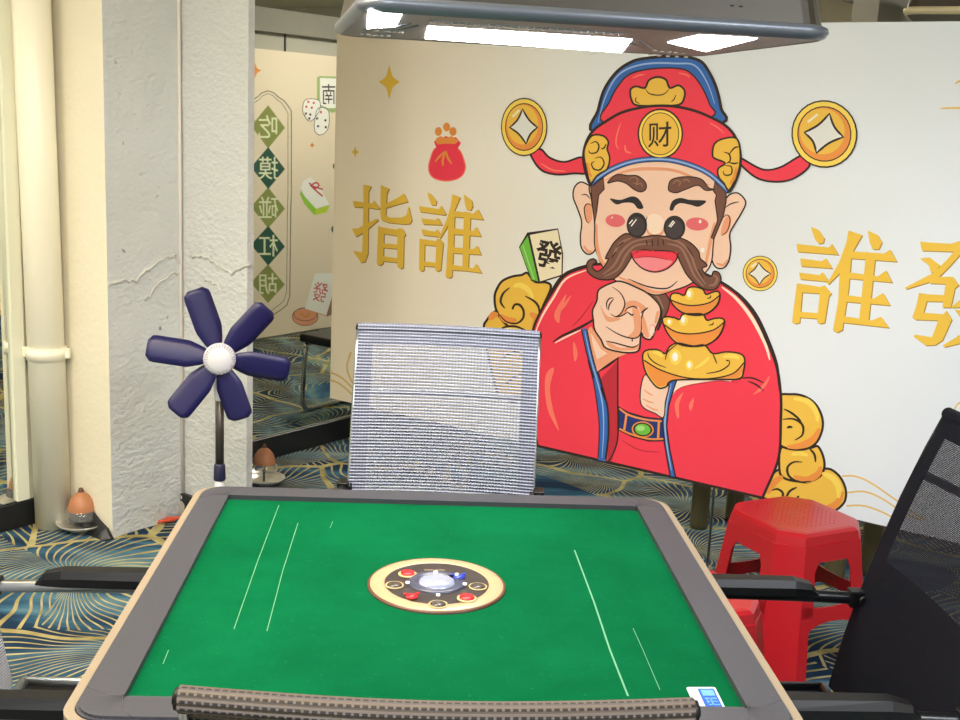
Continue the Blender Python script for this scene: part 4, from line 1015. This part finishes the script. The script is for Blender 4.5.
# ---------------------------------------------------------------- chairs
def uv_grid(bm, pts, nx, ny, us, vs, mi=None):
    uvl = bm.loops.layers.uv.get('UVMap') or bm.loops.layers.uv.new('UVMap')
    V = [[bm.verts.new(pts(i/nx, j/ny)) for i in range(nx+1)] for j in range(ny+1)]
    for j in range(ny):
        for i in range(nx):
            f = bm.faces.new((V[j][i], V[j][i+1], V[j+1][i+1], V[j+1][i])); f.smooth = True
            for l, (a, b) in zip(f.loops, ((i,j),(i+1,j),(i+1,j+1),(i,j+1))): l[uvl].uv = (a/nx*us, b/ny*vs)
            if mi: f.material_index = mi((i+.5)/nx, (j+.5)/ny)
CW, CH, LEAN0 = .23, 1.02, -.13
def back_y(z):     # backrest centre line: leans away with height
    t = (z-.44)/(CH-.44); return -.198 - .040*t - .127*t*t
def make_chair(label, loc, rz, m_open, m_solid, arm_m, pad_m, frame_m, group='mesh chairs around the mahjong table', full_solid=False, low=0, cw=None, barz=.82, arms=True, seat_m=None):
    cw = cw or CW
    t = thing('mesh_armchair', label, 'chair', loc, rz, group or None)
    Hh = .58; bw = cw*2
    def bk(off):
        def f(u, v):
            z = .44 + v*(CH-.44); x = (u-.5)*bw
            return (x, back_y(z)+off - .018*math.sin(PI*u) - .012*math.sin(PI*v), z)
        return f
    bm = bmesh.new()
    if full_solid: mi = lambda u, v: 1
    else: mi = lambda u, v: 1 if (u < .085 or u > .915 or v > .93 or v < .05 or v < low) else 0
    uv_grid(bm, bk(0), 46, 60, bw, Hh*1.05, mi)
    bkr = mesh_obj('backrest', bm, [m_open, m_solid], t)
    # rolled top of the sling over a hidden tube
    bm = bmesh.new(); seg = 14; uvl = bm.loops.layers.uv.get('UVMap') or bm.loops.layers.uv.new('UVMap'); yy = back_y(CH)
    nx = 40; rings = []
    for i in range(nx+1):
        u = i/nx; x = (u-.5)*bw; c = Vector((x, yy-.018*math.sin(PI*u)-.008, CH))
        rings.append([bm.verts.new(c+Vector((0, .013*math.cos(2*PI*k/seg), .013*math.sin(2*PI*k/seg)))) for k in range(seg)])
    for i in range(nx):
        for k in range(seg):
            f = bm.faces.new((rings[i][k], rings[i+1][k], rings[i+1][(k+1) % seg], rings[i][(k+1) % seg])); f.smooth = True
            for l, (a, b) in zip(f.loops, ((i,k),(i+1,k),(i+1,k+1),(i,k+1))): l[uvl].uv = (a/nx*bw, b/seg*.08)
    mesh_obj('top_roll', bm, m_solid, bkr)
    for sx in (-1, 1):
        bm = bmesh.new(); tube(bm, [(sx*(cw-.004), yy-.008, CH), (sx*(cw+.004), yy-.008, CH)], .0105, 14); tube(bm, [(sx*(cw+.003), yy-.008, CH), (sx*(cw+.006), yy-.008, CH)], .006, 10); mesh_obj('end_cap', bm, BLACK, bkr)
        # back upright
        bm = bmesh.new(); tube(bm, [(sx*cw, back_y(z)-.004-.012*math.sin(PI*(z-.44)/.58), z) for z in (.44,.55,.7,.85,.95,CH)], .0045, 10); mesh_obj('back_upright', bm, frame_m, t)
    # lumbar bar
    bm = bmesh.new(); tube(bm, [(-cw, back_y(barz)-.02, barz), (-cw*.5, back_y(barz)-.045, barz), (0, back_y(barz)-.052, barz), (cw*.5, back_y(barz)-.045, barz), (cw, back_y(barz)-.02, barz)], .009, 10, smooth=4); mesh_obj('crossbar', bm, STEEL if m_open == W_SILVER else BLACKM, t)
    # seat
    bm = bmesh.new()
    uv_grid(bm, lambda u, v: ((u-.5)*.43, -.17+v*.40, .455-.018*math.sin(PI*u)*math.sin(PI*v)), 20, 20, .43, .40)
    mesh_obj('seat', bm, seat_m or m_solid, t)
    bm = bmesh.new()
    tube(bm, [(-.22,-.17,.455),(.22,-.17,.455)], .011, 10); tube(bm, [(-.22,.23,.455),(.22,.23,.455)], .011, 10)
    for sx in (-1, 1): tube(bm, [(sx*.215,-.17,.455),(sx*.215,.23,.455)], .011, 10)
    tube(bm, [(-.24,.10,.44),(.24,.10,.44)], .009, 10); mesh_obj('seat_frame', bm, frame_m, t)
    # side bows: runner, front upright and arm in one bent tube
    for sx in (-1, 1):
        X = sx*.243
        bm = bmesh.new(); ya = back_y(.64)
        if arms: tube(bm, [(X,-.24,.014),(X,.12,.014),(X,.175,.02),(X,.195,.06),(X,.195,.30),(X,.193,.58),(X,.17,.628),(X,.12,.640),(X,-.08,.640),(X,ya-.008,.636)], .0125, 12, smooth=4)
        else: tube(bm, [(X,-.24,.014),(X,.12,.014),(X,.175,.02),(X,.195,.06),(X,.195,.30),(X,.19,.42),(X,.16,.448),(X,.10,.452),(X,-.18,.452)], .0125, 12, smooth=4)
        mesh_obj('side_bow', bm, arm_m, t)
        for yy_ in (-.20, .10):
            bm = bmesh.new(); lathe(bm, [(.016, 0), (.016, .008)], 12, (X, yy_, 0)); mesh_obj('glide', bm, BLACK, t)
        if not arms: continue
        bm = bmesh.new(); tube(bm, [(X, ya-.015, .636), (X-sx*.022, ya-.015, .636)], .011, 10); box(bm, X-.014, X+.014, ya-.030, ya+.012, .620, .654, bev=.003); mesh_obj('arm_joint', bm, BLACK, t)
        # arm pad: long tapered wedge with chamfered ends
        bm = bmesh.new(); L = [(-.150,.004,.012),(-.135,.022,.016),(-.10,.030,.021),(.10,.030,.024),(.165,.024,.022),(.185,.006,.016)]
        rg = []
        for y, h, w in L:
            z = .645; rg.append([bm.verts.new((X+a, y, z+b)) for a, b in ((-w,0),(w,0),(w,h*.55),(w*.62,h),(-w*.62,h),(-w,h*.55))])
        for i in range(len(rg)-1):
            for k in range(6): bm.faces.new((rg[i][k], rg[i][(k+1)%6], rg[i+1][(k+1)%6], rg[i+1][k]))
        bm.faces.new(rg[0][::-1]); bm.faces.new(rg[-1]); bmesh.ops.recalc_face_normals(bm, faces=bm.faces)
        mesh_obj('arm_pad', bm, pad_m, t)
    bm = bmesh.new(); tube(bm, [(-.243,-.05,.014),(.243,-.05,.014)], .009, 10); mesh_obj('stretcher', bm, frame_m, t)
    return t
make_chair('silver grey mesh armchair with see-through back on the far side of the table', (.010, .667, 0), PI-.06, W_SILVER, W_SILVER2, BLACKM, BLACK, STEEL, barz=.865).scale = (1, 1, .991)
make_chair('taupe mesh armchair nearest the camera, only its rolled top showing', (-.012, -.505, 0), -.012, W_TAUPE, W_TAUPE, BLACKM, BLACK, STEEL, full_solid=True, cw=.236).scale = (1, 1, .991)
make_chair('black mesh armchair at the right side of the table', (.617, .04, 0), PI/2, W_BLACK, W_BLACK2, BLACKM, BLACK, BLACKM, cw=.25, barz=.90, low=.50)
W_ZEBRA = weave('white_mesh', (216,220,228), .0055, .55, .2, solid=True, dark=(54,58,70))
make_chair('pale grey mesh armchair cut by the left picture edge', (-.60, .0, 0), -PI/2, W_ZEBRA, W_ZEBRA, STEEL, BLACK, STEEL, full_solid=True, seat_m=BLACK)
vf = atz(300, 412, 0); rf = vf - ND*(2*(vf-O).dot(ND))
lo_c = rf + WD*.18 + ND*.175
ls = thing('low_stool', 'low black padded stool on bent chrome legs, seen in the mirror beside the board', 'stool', (lo_c.x, lo_c.y, 0), WANG)
bm = bmesh.new(); box(bm, -.19, .22, -.20, .20, -.0+.375, .42, bev=.012); mesh_obj('seat_pad', bm, BLACK, ls)
for y_ in (-.175, .175):
    bm = bmesh.new(); tube(bm, [(.20,y_,.014),(-.12,y_,.014),(-.165,y_,.03),(-.18,y_,.07),(-.17,y_,.25),(-.16,y_,.34),(-.13,y_,.365),(.15,y_,.365)], .012, 12, smooth=4); mesh_obj('leg', bm, CHROME, ls)
bm = bmesh.new(); tube(bm, [(.12,-.175,.014),(.12,.175,.014)], .009, 10); mesh_obj('stretcher', bm, CHROME, ls)

# second table in the next bay: thick olive legs
t2 = thing('side_table', 'dark narrow table in the next bay, its thick olive legs showing under the board', 'table', (0,0,0), 0)
l1 = atz(698.5, 527, 0); l2 = atz(833, 584, 0)
c0 = (l1+l2)/2; ax = (l2-l1); LL = ax.length; ang = math.atan2(ax.y, ax.x)
t2.location = (c0.x, c0.y, 0); t2.rotation_euler = (0, 0, ang)
perp = Vector((-math.sin(ang), math.cos(ang), 0)); sgn = 1 if perp.dot(WD) > 0 else -1
TD = .20
for x_, y_ in ((-LL/2,0),(LL/2,0),(-LL/2,sgn*TD),(LL/2,sgn*TD)):
    bm = bmesh.new(); lathe(bm, [(.034,0),(.036,.02),(.036,.66),(.034,.70)], 20, (x_, y_, 0)); mesh_obj('leg', bm, OLIVE, t2)
bm = bmesh.new(); box(bm, -LL/2-.05, LL/2+.05, -.04 if sgn > 0 else -TD-.04, TD+.04 if sgn > 0 else .04, .70, .75, bev=.008); mesh_obj('table_top', bm, mat('dark_table_top', (50,48,44), .4), t2)

# ---------------------------------------------------------------- red plastic stools
def stool(label, loc, rz, h=.44, top=.158, splay=.055, s=1):
    t = thing('plastic_stool', label, 'stool', loc, rz, 'red plastic stools')
    def sec(z):
        w = top + splay*(1-z/h); c = .058+.020*(1-z/h); return w, c
    def octo(w, c): return [(w-c,-w),(w,-w+c),(w,w-c),(w-c,w),(-w+c,w),(-w,w-c),(-w,-w+c),(-w+c,-w)]
    bm = bmesh.new()
    # seat top with rolled edge
    w, c = sec(h); rings = []
    for (ww, z) in ((w-.020, h), (w-.010, h-.002), (w-.002, h-.010), (w+.002, h-.035)):
        rings.append([bm.verts.new((x, y, z)) for x, y in octo(ww, c)])
    bm.faces.new(rings[0])
    for a, b in zip(rings, rings[1:]):
        for k in range(8): bm.faces.new((b[k], b[(k+1)%8], a[(k+1)%8], a[k]))
    # anti-slip nubs
    for i in range(-6, 7):
        for j in range(-6, 7):
            if abs(i)+abs(j) < 10 and (i*i+j*j) > 3:
                x, y = i*.0175, j*.0175
                v = [bm.verts.new(p) for p in ((x-.004,y,h),(x,y-.004,h),(x+.004,y,h),(x,y+.004,h),(x,y,h+.0022))]
                for k in range(4): bm.faces.new((v[k], v[(k+1)%4], v[4]))
    mesh_obj('seat', bm, RED, t)
    # skirt with a window and arched opening on each side: built as strips
    z1 = h-.035
    def wall_side(k):
        bm = bmesh.new()
        def P(u, z, off=0):       # u from -1 to 1 across the side
            w, c = sec(z); x = u*(w-c); y = -w-.001+off
            a = k*PI/2; return (x*math.cos(a)-y*math.sin(a), x*math.sin(a)+y*math.cos(a), z)
        def quad(u0, u1, za, zb, zc=None, zd=None):
            pts = [(u0,za),(u1,zc if zc is not None else za),(u1,zd if zd is not None else zb),(u0,zb)]
            o = [bm.verts.new(P(u, z)) for u, z in pts]; i_ = [bm.verts.new(P(u, z, .004)) for u, z in pts]
            bm.faces.new(o); bm.faces.new(i_[::-1])
            for q_ in range(4): bm.faces.new((o[q_], i_[q_], i_[(q_+1)%4], o[(q_+1)%4]))
        quad(-1, 1, h-.085, z1)                     # top band
        quad(-1, -.62, .20, h-.085, .20, h-.085); quad(.62, 1, .20, h-.085)   # window sides
        quad(-.62, -.50, h-.112, h-.085, h-.086, h-.085); quad(.50, .62, h-.086, h-.085, h-.112, h-.085)
        n = 12
        for i in range(n):                           # mid band, arched above and below
            u0, u1 = -1+2*i/n, -1+2*(i+1)/n
            f0 = lambda u: .125 + .055*(1-abs(u)**3)-.0*abs(u)
            g0 = lambda u: .235 - .012*(1-u*u)
            quad(u0, u1, f0(u0) if abs(u0) < 1 else .125, g0(u0), f0(u1), g0(u1))
        quad(-1, -.72, 0, .13, 0, .16); quad(.72, 1, 0, .16, 0, .13)
        return bm
    for k in range(4): mesh_obj('side_panel', wall_side(k), RED, t)
    for k in range(4):                               # chamfered corner legs, one broad face each
        bm = bmesh.new(); a = k*PI/2+PI/4; n = 8; prev = None
        for i in range(n+1):
            z = z1*i/n; w, c = sec(z)
            A = Vector((w-c, -w, z)); B = Vector((w, -w+c, z)); out = (A+B).normalized(); out.z = 0
            R = Matrix.Rotation(k*PI/2, 3, 'Z')
            row = [bm.verts.new(R @ p) for p in (A, B, B-out*.006, A-out*.006)]
            if prev:
                for q_ in range(4): bm.faces.new((prev[q_], prev[(q_+1)%4], row[(q_+1)%4], row[q_]))
            else: bm.faces.new(row[::-1])
            prev = row
        bm.faces.new(prev); bmesh.ops.recalc_face_normals(bm, faces=bm.faces); mesh_obj('leg', bm, RED, t)
    return t
stool('red plastic stool standing free in front of the board, its whole top showing', (1.09, 1.37, 0), math.radians(24))
stool('red plastic stool tucked beside the table edge behind the black armrest', (.62, .775, 0), math.radians(20))

# ---------------------------------------------------------------- lamp over the table
LZ = 1.70
lc = [atz(337, 9, LZ), atz(824, 39, LZ), atz(715, 58, LZ), atz(345, 36, LZ)]
cen_ = sum(lc, Vector())/4; lang = math.atan2(lc[1].y-lc[0].y, lc[1].x-lc[0].x)+.015
LWh = ((lc[1]-lc[0]).length+(lc[2]-lc[3]).length)/4-.005; LDh = ((lc[3]-lc[0]).length+(lc[2]-lc[1]).length)/4
lamp = thing('mahjong_lamp', 'wide bronze and silver ceiling lamp with bright white panels above the green table', 'lamp', (cen_.x, cen_.y, LZ), lang)
lamp.matrix_basis = Matrix.LocRotScale(lamp.location, lamp.rotation_euler, None)
inv = lamp.matrix_basis.inverted()
def make_lamp_body(t, m_edge, m_side, m_under, cut=None):
    bm = bmesh.new(); n = 6
    R = [(rrect(LWh-.012, LDh-.012, .05, n), -.001), (rrect(LWh-.002, LDh-.002, .055, n), .004), (rrect(LWh+.002, LDh+.002, .055, n), .012), (rrect(LWh, LDh, .055, n), .020), (rrect(LWh-.006, LDh-.006, .055, n), .024)]
    rings = [[bm.verts.new((x, y, z)) for x, y in L] for L, z in R]
    for a, b in zip(rings, rings[1:]):
        for k in range(len(a)): f = bm.faces.new((a[k], a[(k+1)%len(a)], b[(k+1)%len(a)], b[k])); f.smooth = True
    mesh_obj('edge_band', bm, m_edge, t)
    bm = bmesh.new()
    R = [(rrect(LWh-.008, LDh-.008, .055, n), .024), (rrect(LWh-.028, LDh-.03, .05, n), .125), (rrect(LWh-.08, LDh-.07, .05, n), .14)]
    rings = [[bm.verts.new((x, y, z)) for x, y in L] for L, z in R]
    for a, b in zip(rings, rings[1:]):
        for k in range(len(a)): bm.faces.new((a[k], a[(k+1)%len(a)], b[(k+1)%len(a)], b[k]))
    bm.faces.new(rings[-1]); mesh_obj('housing', bm, m_side, t)
    bm = bmesh.new(); prism(bm, rrect(LWh-.011, LDh-.011, .05, n), 0, .012); mesh_obj('underside', bm, m_under, t)
    for x_ in (-.16, .16):
        bm = bmesh.new(); tube(bm, [(x_, 0, .11), (x_, 0, H-LZ)], .008, 10); lathe(bm, [(.03, .137), (.03,.145), (.012,.16)], 16, (x_,0,0)); mesh_obj('hanging_rod', bm, CHROME, t)
make_lamp_body(lamp, LAMPE, LAMPD, LAMPG)
def lampq(px, m, z=-.0015, nm='light_panel'):
    V = [inv @ atz(x, y, LZ) for x, y in px]
    bm = bmesh.new(); o = [bm.verts.new((v.x, v.y, z)) for v in V]; i_ = [bm.verts.new((v.x, v.y, .002)) for v in V]
    bm.faces.new(o); bm.faces.new(i_[::-1])
    for k in range(4): bm.faces.new((o[k], i_[k], i_[(k+1)%4], o[(k+1)%4]))
    bmesh.ops.recalc_face_normals(bm, faces=bm.faces); mesh_obj(nm, bm, m, lamp)
lampq([(428,26),(632,39),(622,52),(425,38)], LED)
lampq([(368,11.5),(402,13.5),(396,26),(367,28)], LEDSIDE)
lampq([(668,42),(700,34.5),(757,38),(706,51)], LED)
# rows of small vents
VS = mat('vent_silver', (200,205,215), .2, metal=.8); SW = mat('stud_white', (240,240,245), .2, metal=.4)
for k in range(26):
    bm = bmesh.new(); v = inv @ atz(432+k*7.6, 20.5+k*.50, LZ); box(bm, v.x-.005, v.x+.004, v.y-.006, v.y+.006, -.004, .001); mesh_obj('vent', bm, VS, lamp)
for k in range(5):
    for (x, y) in ((362+k*6.6, 33.2+k*.55), (650+k*9, 54.6+k*.5), (377+k*6, 30+k*.3), (655+k*7, 50+k*.7)):
        bm = bmesh.new(); v = inv @ atz(x, y, LZ); lathe(bm, [(.0045, -.003), (.0045, .001)], 10, (v.x, v.y, 0)); mesh_obj('stud', bm, SW, lamp)
for (x0, y0, x1, y1) in ((362,31,400,21), (370,33,410,23), (380,34,418,25), (645,49,625,40), (655,50,640,41)):
    bm = bmesh.new(); a_, b_ = inv @ atz(x0, y0, LZ), inv @ atz(x1, y1, LZ); tube(bm, [(a_.x, a_.y, 0), (b_.x, b_.y, 0)], .0022, 6); mesh_obj('rib', bm, LAMPE, lamp)
bm = bmesh.new()
for (x, y, z) in ((LWh*.55, -LDh+.022, .06),):
    T = Matrix.Translation((x, y, z)) @ Matrix.Rotation(-.35, 4, 'X')
    box(bm, -.012, -.005, -.004, .002, -.018, .018, T=T); box(bm, .004, .011, -.004, .002, -.018, .018, T=T)
mesh_obj('side_hook', bm, BLACK, lamp)
# a second lamp in the next bay, its beige rim showing over the board
lp2 = onplane(1010, 22, RP(1.1, 0), WD)
l2_ = thing('mahjong_lamp', 'dark hanging lamp with beige rim above the right end of the board', 'lamp', (lp2.x, lp2.y, lp2.z-.012), WANG+.2)
make_lamp_body(l2_, LAMPB, LAMPD, LAMPD)
for ch in l2_.children:
    if ch.name.startswith('hanging_rod'):
        for v in ch.data.vertices:
            if v.co.z > .5: v.co.z = H-l2_.location.z

# ---------------------------------------------------------------- six-blade fan on a pole
hub = onplane(221.5, 358.5, RP(0, 1.02), ND)
fl_ = thing('pedestal_fan', 'six-bladed navy fan with white hub on a thin grey pole behind the table', 'fan', (hub.x-.006, hub.y, 0))
toC = (CAM-hub); toC.z = 0; toC.normalize()
fl_.rotation_euler = (0, 0, math.atan2(toC.y, toC.x)+PI/2)     # local -y faces the camera
dist = (hub-CAM).dot(FW); px2m = dist/FPX
hz = hub.z
Rf = Matrix.Rotation(-.06, 4, 'X')
tips = [(201,299), (262,314), (281,369), (240,412), (184,406), (161,349)]
def blade(ang, L, root_w, tip_w, pitch):
    bm = bmesh.new(); n = 14; rows = []
    for i in range(n+1):
        t = i/n; r = .040 + (L-.040)*t
        w = root_w + (tip_w-root_w)*min(1, t*3.2)**.8
        if t > .86: w *= math.sqrt(max(0, 1-((t-.86)/.14)**2))*.42+.58
        rows.append([Vector((r, (k/4-.5)*w, math.sin((k/4)*PI)*.006)) for k in range(5)])
    Rp = Matrix.Rotation(pitch, 3, 'X'); Ra = Matrix.Rotation(ang, 3, 'Y')
    top = []; bot = []
    for row in rows:
        tr, br = [], []
        for v in row:
            for off, L_ in ((.0012, tr), (-.0012, br)):
                p = Rp @ Vector((v.x, -(v.z+off), v.y))      # blade plane roughly xz, thickness y
                L_.append(bm.verts.new(Ra @ Vector((p.x, p.y, p.z))))
        top.append(tr); bot.append(br)
    for i in range(n):
        for k in range(4):
            bm.faces.new((top[i][k], top[i][k+1], top[i+1][k+1], top[i+1][k])).smooth = True
            bm.faces.new((bot[i][k+1], bot[i][k], bot[i+1][k], bot[i+1][k+1])).smooth = True
        bm.faces.new((top[i][0], top[i+1][0], bot[i+1][0], bot[i][0])); bm.faces.new((top[i+1][4], top[i][4], bot[i][4], bot[i+1][4]))
    for k in range(4):
        bm.faces.new((top[0][k+1], top[0][k], bot[0][k], bot[0][k+1])); bm.faces.new((top[n][k], top[n][k+1], bot[n][k+1], bot[n][k]))
    bmesh.ops.recalc_face_normals(bm, faces=bm.faces)
    return bm
for (tx, ty) in tips:
    dx, dy = (tx-221.5), (ty-358.5); L = math.hypot(dx, dy)*px2m*1.16; ang = math.atan2(dy, dx)   # rotation about local y, x right, z up
    bm = blade(ang, L, .044, .084, .26)
    bmesh.ops.transform(bm, matrix=Matrix.Translation((0, 0, hz)) @ Rf, verts=bm.verts)
    b_ = mesh_obj('blade', bm, NAVY, fl_)
    bm = bmesh.new(); box(bm, .022, .058, -.003, .003, -.012, .012, bev=.002, T=Matrix.Translation((0,0,hz)) @ Rf @ Matrix.Rotation(ang, 4, 'Y')); mesh_obj('blade_arm', bm, NAVY, b_)
bm = bmesh.new(); RX = Matrix.Translation((0, 0, hz)) @ Rf @ Matrix.Rotation(PI/2, 4, 'X')
lathe(bm, [(.040,-.035),(.047,-.02),(.050,.012),(.045,.022),(.024,.030),(.0001,.032)], 40, cap=False)
bmesh.ops.transform(bm, matrix=RX, verts=bm.verts); bmesh.ops.recalc_face_normals(bm, faces=bm.faces); hb_ = mesh_obj('hub', bm, WHITEP, fl_)
bm = bmesh.new()
for k in range(32):
    a_ = 2*PI*k/32; box(bm, .031, .0462, -.0012, .0012, .0, .0256, T=Matrix.Rotation(a_, 4, 'Z'))
bmesh.ops.transform(bm, matrix=RX, verts=bm.verts); mesh_obj('hub_grille', bm, mat('grille_grey', (160,160,168), .5), hb_)  # grey ribs around the white hub
bm = bmesh.new(); tube(bm, [(0,.02,hz), (0,.03,hz-.04), (0,.03,hz-.06)], .013, 14); lathe(bm, [(.014, onplane(217,403,hub,toC).z), (.017, onplane(217,401,hub,toC).z), (.0175,hz-.085), (.012,hz-.06)], 20, (0,.03,0)); mesh_obj('neck', bm, WHITEP, fl_)
z403 = onplane(217, 403, hub, toC).z; z465 = onplane(216, 466, hub, toC).z; z483 = onplane(215, 483, hub, toC).z
bm = bmesh.new(); tube(bm, [(0,.03,z465-.01), (0,.03,z403+.004)], .0135, 16); mesh_obj('pole', bm, DGREY, fl_)
bm = bmesh.new(); lathe(bm, [(.018,z483),(.0195,z483+.006),(.0175,z465-.006),(.014,z465)], 20, (0,.03,0)); mesh_obj('grip', bm, mat('navy_grip', (34,36,66), .4), fl_)
bm = bmesh.new(); tube(bm, [(0,.03,.03), (0,.03,z483)], .0155, 16); mesh_obj('pole', bm, WHITEP, fl_)
bm = bmesh.new(); lathe(bm, [(.15,0),(.15,.012),(.12,.025),(.03,.035),(.02,.06)], 36, (0,.03,0)); mesh_obj('base', bm, WHITEP, fl_)

# ---------------------------------------------------------------- floor ashtrays and litter
DISH = mat('dull_chrome_dish', (225,222,216), .3, metal=.8)
def ashtray(label, px, py, tall, r=.082, dr=.052):
    v = atz(px, py, 0.0)
    t = thing('floor_ashtray', label, 'ashtray', v, 0)
    bm = bmesh.new(); lathe(bm, [(r*.45,0),(r*.5,.004),(r*.52,.012),(r*.86,.022),(r,.034),(r*.985,.036),(r*.84,.027),(r*.5,.018),(.0001,.017)], 40, cap=False); mesh_obj('dish', bm, DISH, t)
    bm = bmesh.new(); tube(bm, [(0,0,.017),(0,0,tall)], .004, 10); mesh_obj('stem', bm, DGREY, t)
    bm = bmesh.new(); lathe(bm, [(dr*1.02,tall-.01),(dr,tall+.004),(dr*.86,tall+.028),(dr*.6,tall+.045),(dr*.3,tall+.056),(.010,tall+.060)], 30, cap=False); d_ = mesh_obj('dome', bm, TAN, t)
    bm = bmesh.new(); lathe(bm, [(.012,tall+.054),(.010,tall+.066),(.006,tall+.074),(.0001,tall+.076)], 14, cap=False); mesh_obj('knob', bm, mat('dark_knob', (90,60,44), .5), d_)
    bm = bmesh.new(); lathe(bm, [(dr*1.25,tall-.038),(dr*1.2,tall-.02),(dr*1.03,tall-.008)], 30, cap=False); mesh_obj('clear_skirt', bm, CLEAR, d_)
    return t
ashtray('chrome floor ashtray with tan dome at the foot of the cream column', 82, 530, .088, .092, .048)
ashtray('chrome floor ashtray with tan dome before the mirror skirting, right of the fan', 264, 485, .105, .088, .046)
def lump(bm, c, s, seed, n=2):
    r = bmesh.ops.create_icosphere(bm, subdivisions=n, radius=1)
    for v in r['verts']:
        k = 1+.35*noise.noise(v.co*1.7+Vector((seed,0,0))); v.co = Vector((v.co.x*s[0]*k, v.co.y*s[1]*k, max(-.6, v.co.z)*s[2]*k))+Vector(c)
# loose strip of black skirting leaning at the column's foot
a0, a1 = atz(94, 512+10, .03), atz(127, 531, .012)
bm = bmesh.new(); A, B = RP(PILL_S0-.004, .165), RP(PILL_S0-.006, PILL_P+.015)
pts = [(A, .0, .105), (A.lerp(B,.3), .0, .09), (A.lerp(B,.6), .0, .055), (A.lerp(B,.85), .0, .035), (B, .0, .006)]
prev = None
for p, z0, z1 in pts:
    o_ = -WD*.012; row = [bm.verts.new(q_) for q_ in (p+Vector((0,0,z0)), p+o_*3+Vector((0,0,z0)), p+o_+Vector((0,0,z1)), p+Vector((0,0,z1)))]
    if prev:
        for k in range(4): bm.faces.new((prev[k], prev[(k+1)%4], row[(k+1)%4], row[k]))
    else: bm.faces.new(row[::-1])
    prev = row
bm.faces.new(prev); bmesh.ops.recalc_face_normals(bm, faces=bm.faces)
tag(mesh_obj('skirting_offcut', bm, BLACKB), 'broken piece of black skirting leaning at the foot of the cream column', 'skirting')
v = atz(159, 524, 0)
bm = bmesh.new()
for k, (dx, dy, an) in enumerate(((-.03,-.01,.5), (.0,.012,.2), (.03,0,.65), (.055,.02,.35))):
    box(bm, -.032, .032, -.008, .008, 0, .009, bev=.003, T=Matrix.Translation((v.x+dx, v.y+dy, .002+.004*k)) @ Matrix.Rotation(an, 4, 'Z') @ Matrix.Rotation(.08, 4, 'Y'))
tag(mesh_obj('candy_wrapper', bm, mat('orange_wrapper', (214,84,58), .35)), 'crumpled orange-red wrapper strips on the carpet by the grey column', 'wrapper')
v = atz(184, 512, 0)
bt = thing('small_bottle', 'small pale bottle standing in the corner of column and wall stub', 'bottle', (v.x+.012, v.y-.06, 0))
bm = bmesh.new(); lathe(bm, [(.020,0),(.022,.006),(.022,.055),(.012,.068),(.010,.074)], 20); mesh_obj('bottle_body', bm, mat('pale_bottle', (200,192,178), .15, trans=.4), bt)
bm = bmesh.new(); lathe(bm, [(.0115,.074),(.0125,.078),(.0125,.090),(.008,.094)], 16); mesh_obj('cap', bm, mat('bottle_cap', (226,212,190), .4), bt)

# ---------------------------------------------------------------- unseen fill lights
def fill_panel(label, s, p, w, d, watt, col, z=H):  # panels out of view, added to brighten the room and warm its left
    v = RP(s, p, z-.03)
    t = thing('unseen_fill_panel', label, 'light', v, WANG, 'unseen fill panels')
    bm = bmesh.new(); o_ = rrect(w/2+.02, d/2+.02, .01, 2); i_ = rrect(w/2, d/2, .005, 2); ringprism(bm, o_, i_, -.005, .03); mesh_obj('frame', bm, WHITEP, t)
    m = mat('fill_panel_glow', col, .5, emit=watt); m.node_tree.nodes['Principled BSDF'].inputs['Emission Color'].default_value = lin(col)
    bm = bmesh.new(); box(bm, -w/2, w/2, -d/2, d/2, 0, .02); mesh_obj('diffuser', bm, m, t)
fill_panel('unseen warm fill panel above the mirror wall at the left', -2.3, 2.0, .9, .6, 16, (255,236,206))
fill_panel('unseen added warm panel near the mirror wall, farthest from the board', -3.5, .9, 1.2, .6, 13, (255,240,216))
fill_panel('unseen added panel over the aisle behind the camera', -3.9, 3.6, 1.2, .6, 16, (240,246,255))
fill_panel('unseen added panel over the middle of the room', -2.2, 5.0, 1.2, .6, 16, (240,246,255))
fill_panel('unseen added panel in the bay behind the board', 2.4, .95, .9, .5, 15, (255,246,234))
fill_panel('unseen added panel in the far right bay', 2.6, 4.2, 1.2, .6, 9, (255,246,232))
w = bpy.data.worlds.new('room_air'); scn.world = w; w.use_nodes = True
w.node_tree.nodes['Background'].inputs['Color'].default_value = (.5,.5,.52,1); w.node_tree.nodes['Background'].inputs['Strength'].default_value = .05

vs_ = scn.view_settings
vs_.view_transform = 'Standard'; vs_.look = 'None'; vs_.gamma = 1; vs_.use_curve_mapping = False; vs_.exposure = 1.17
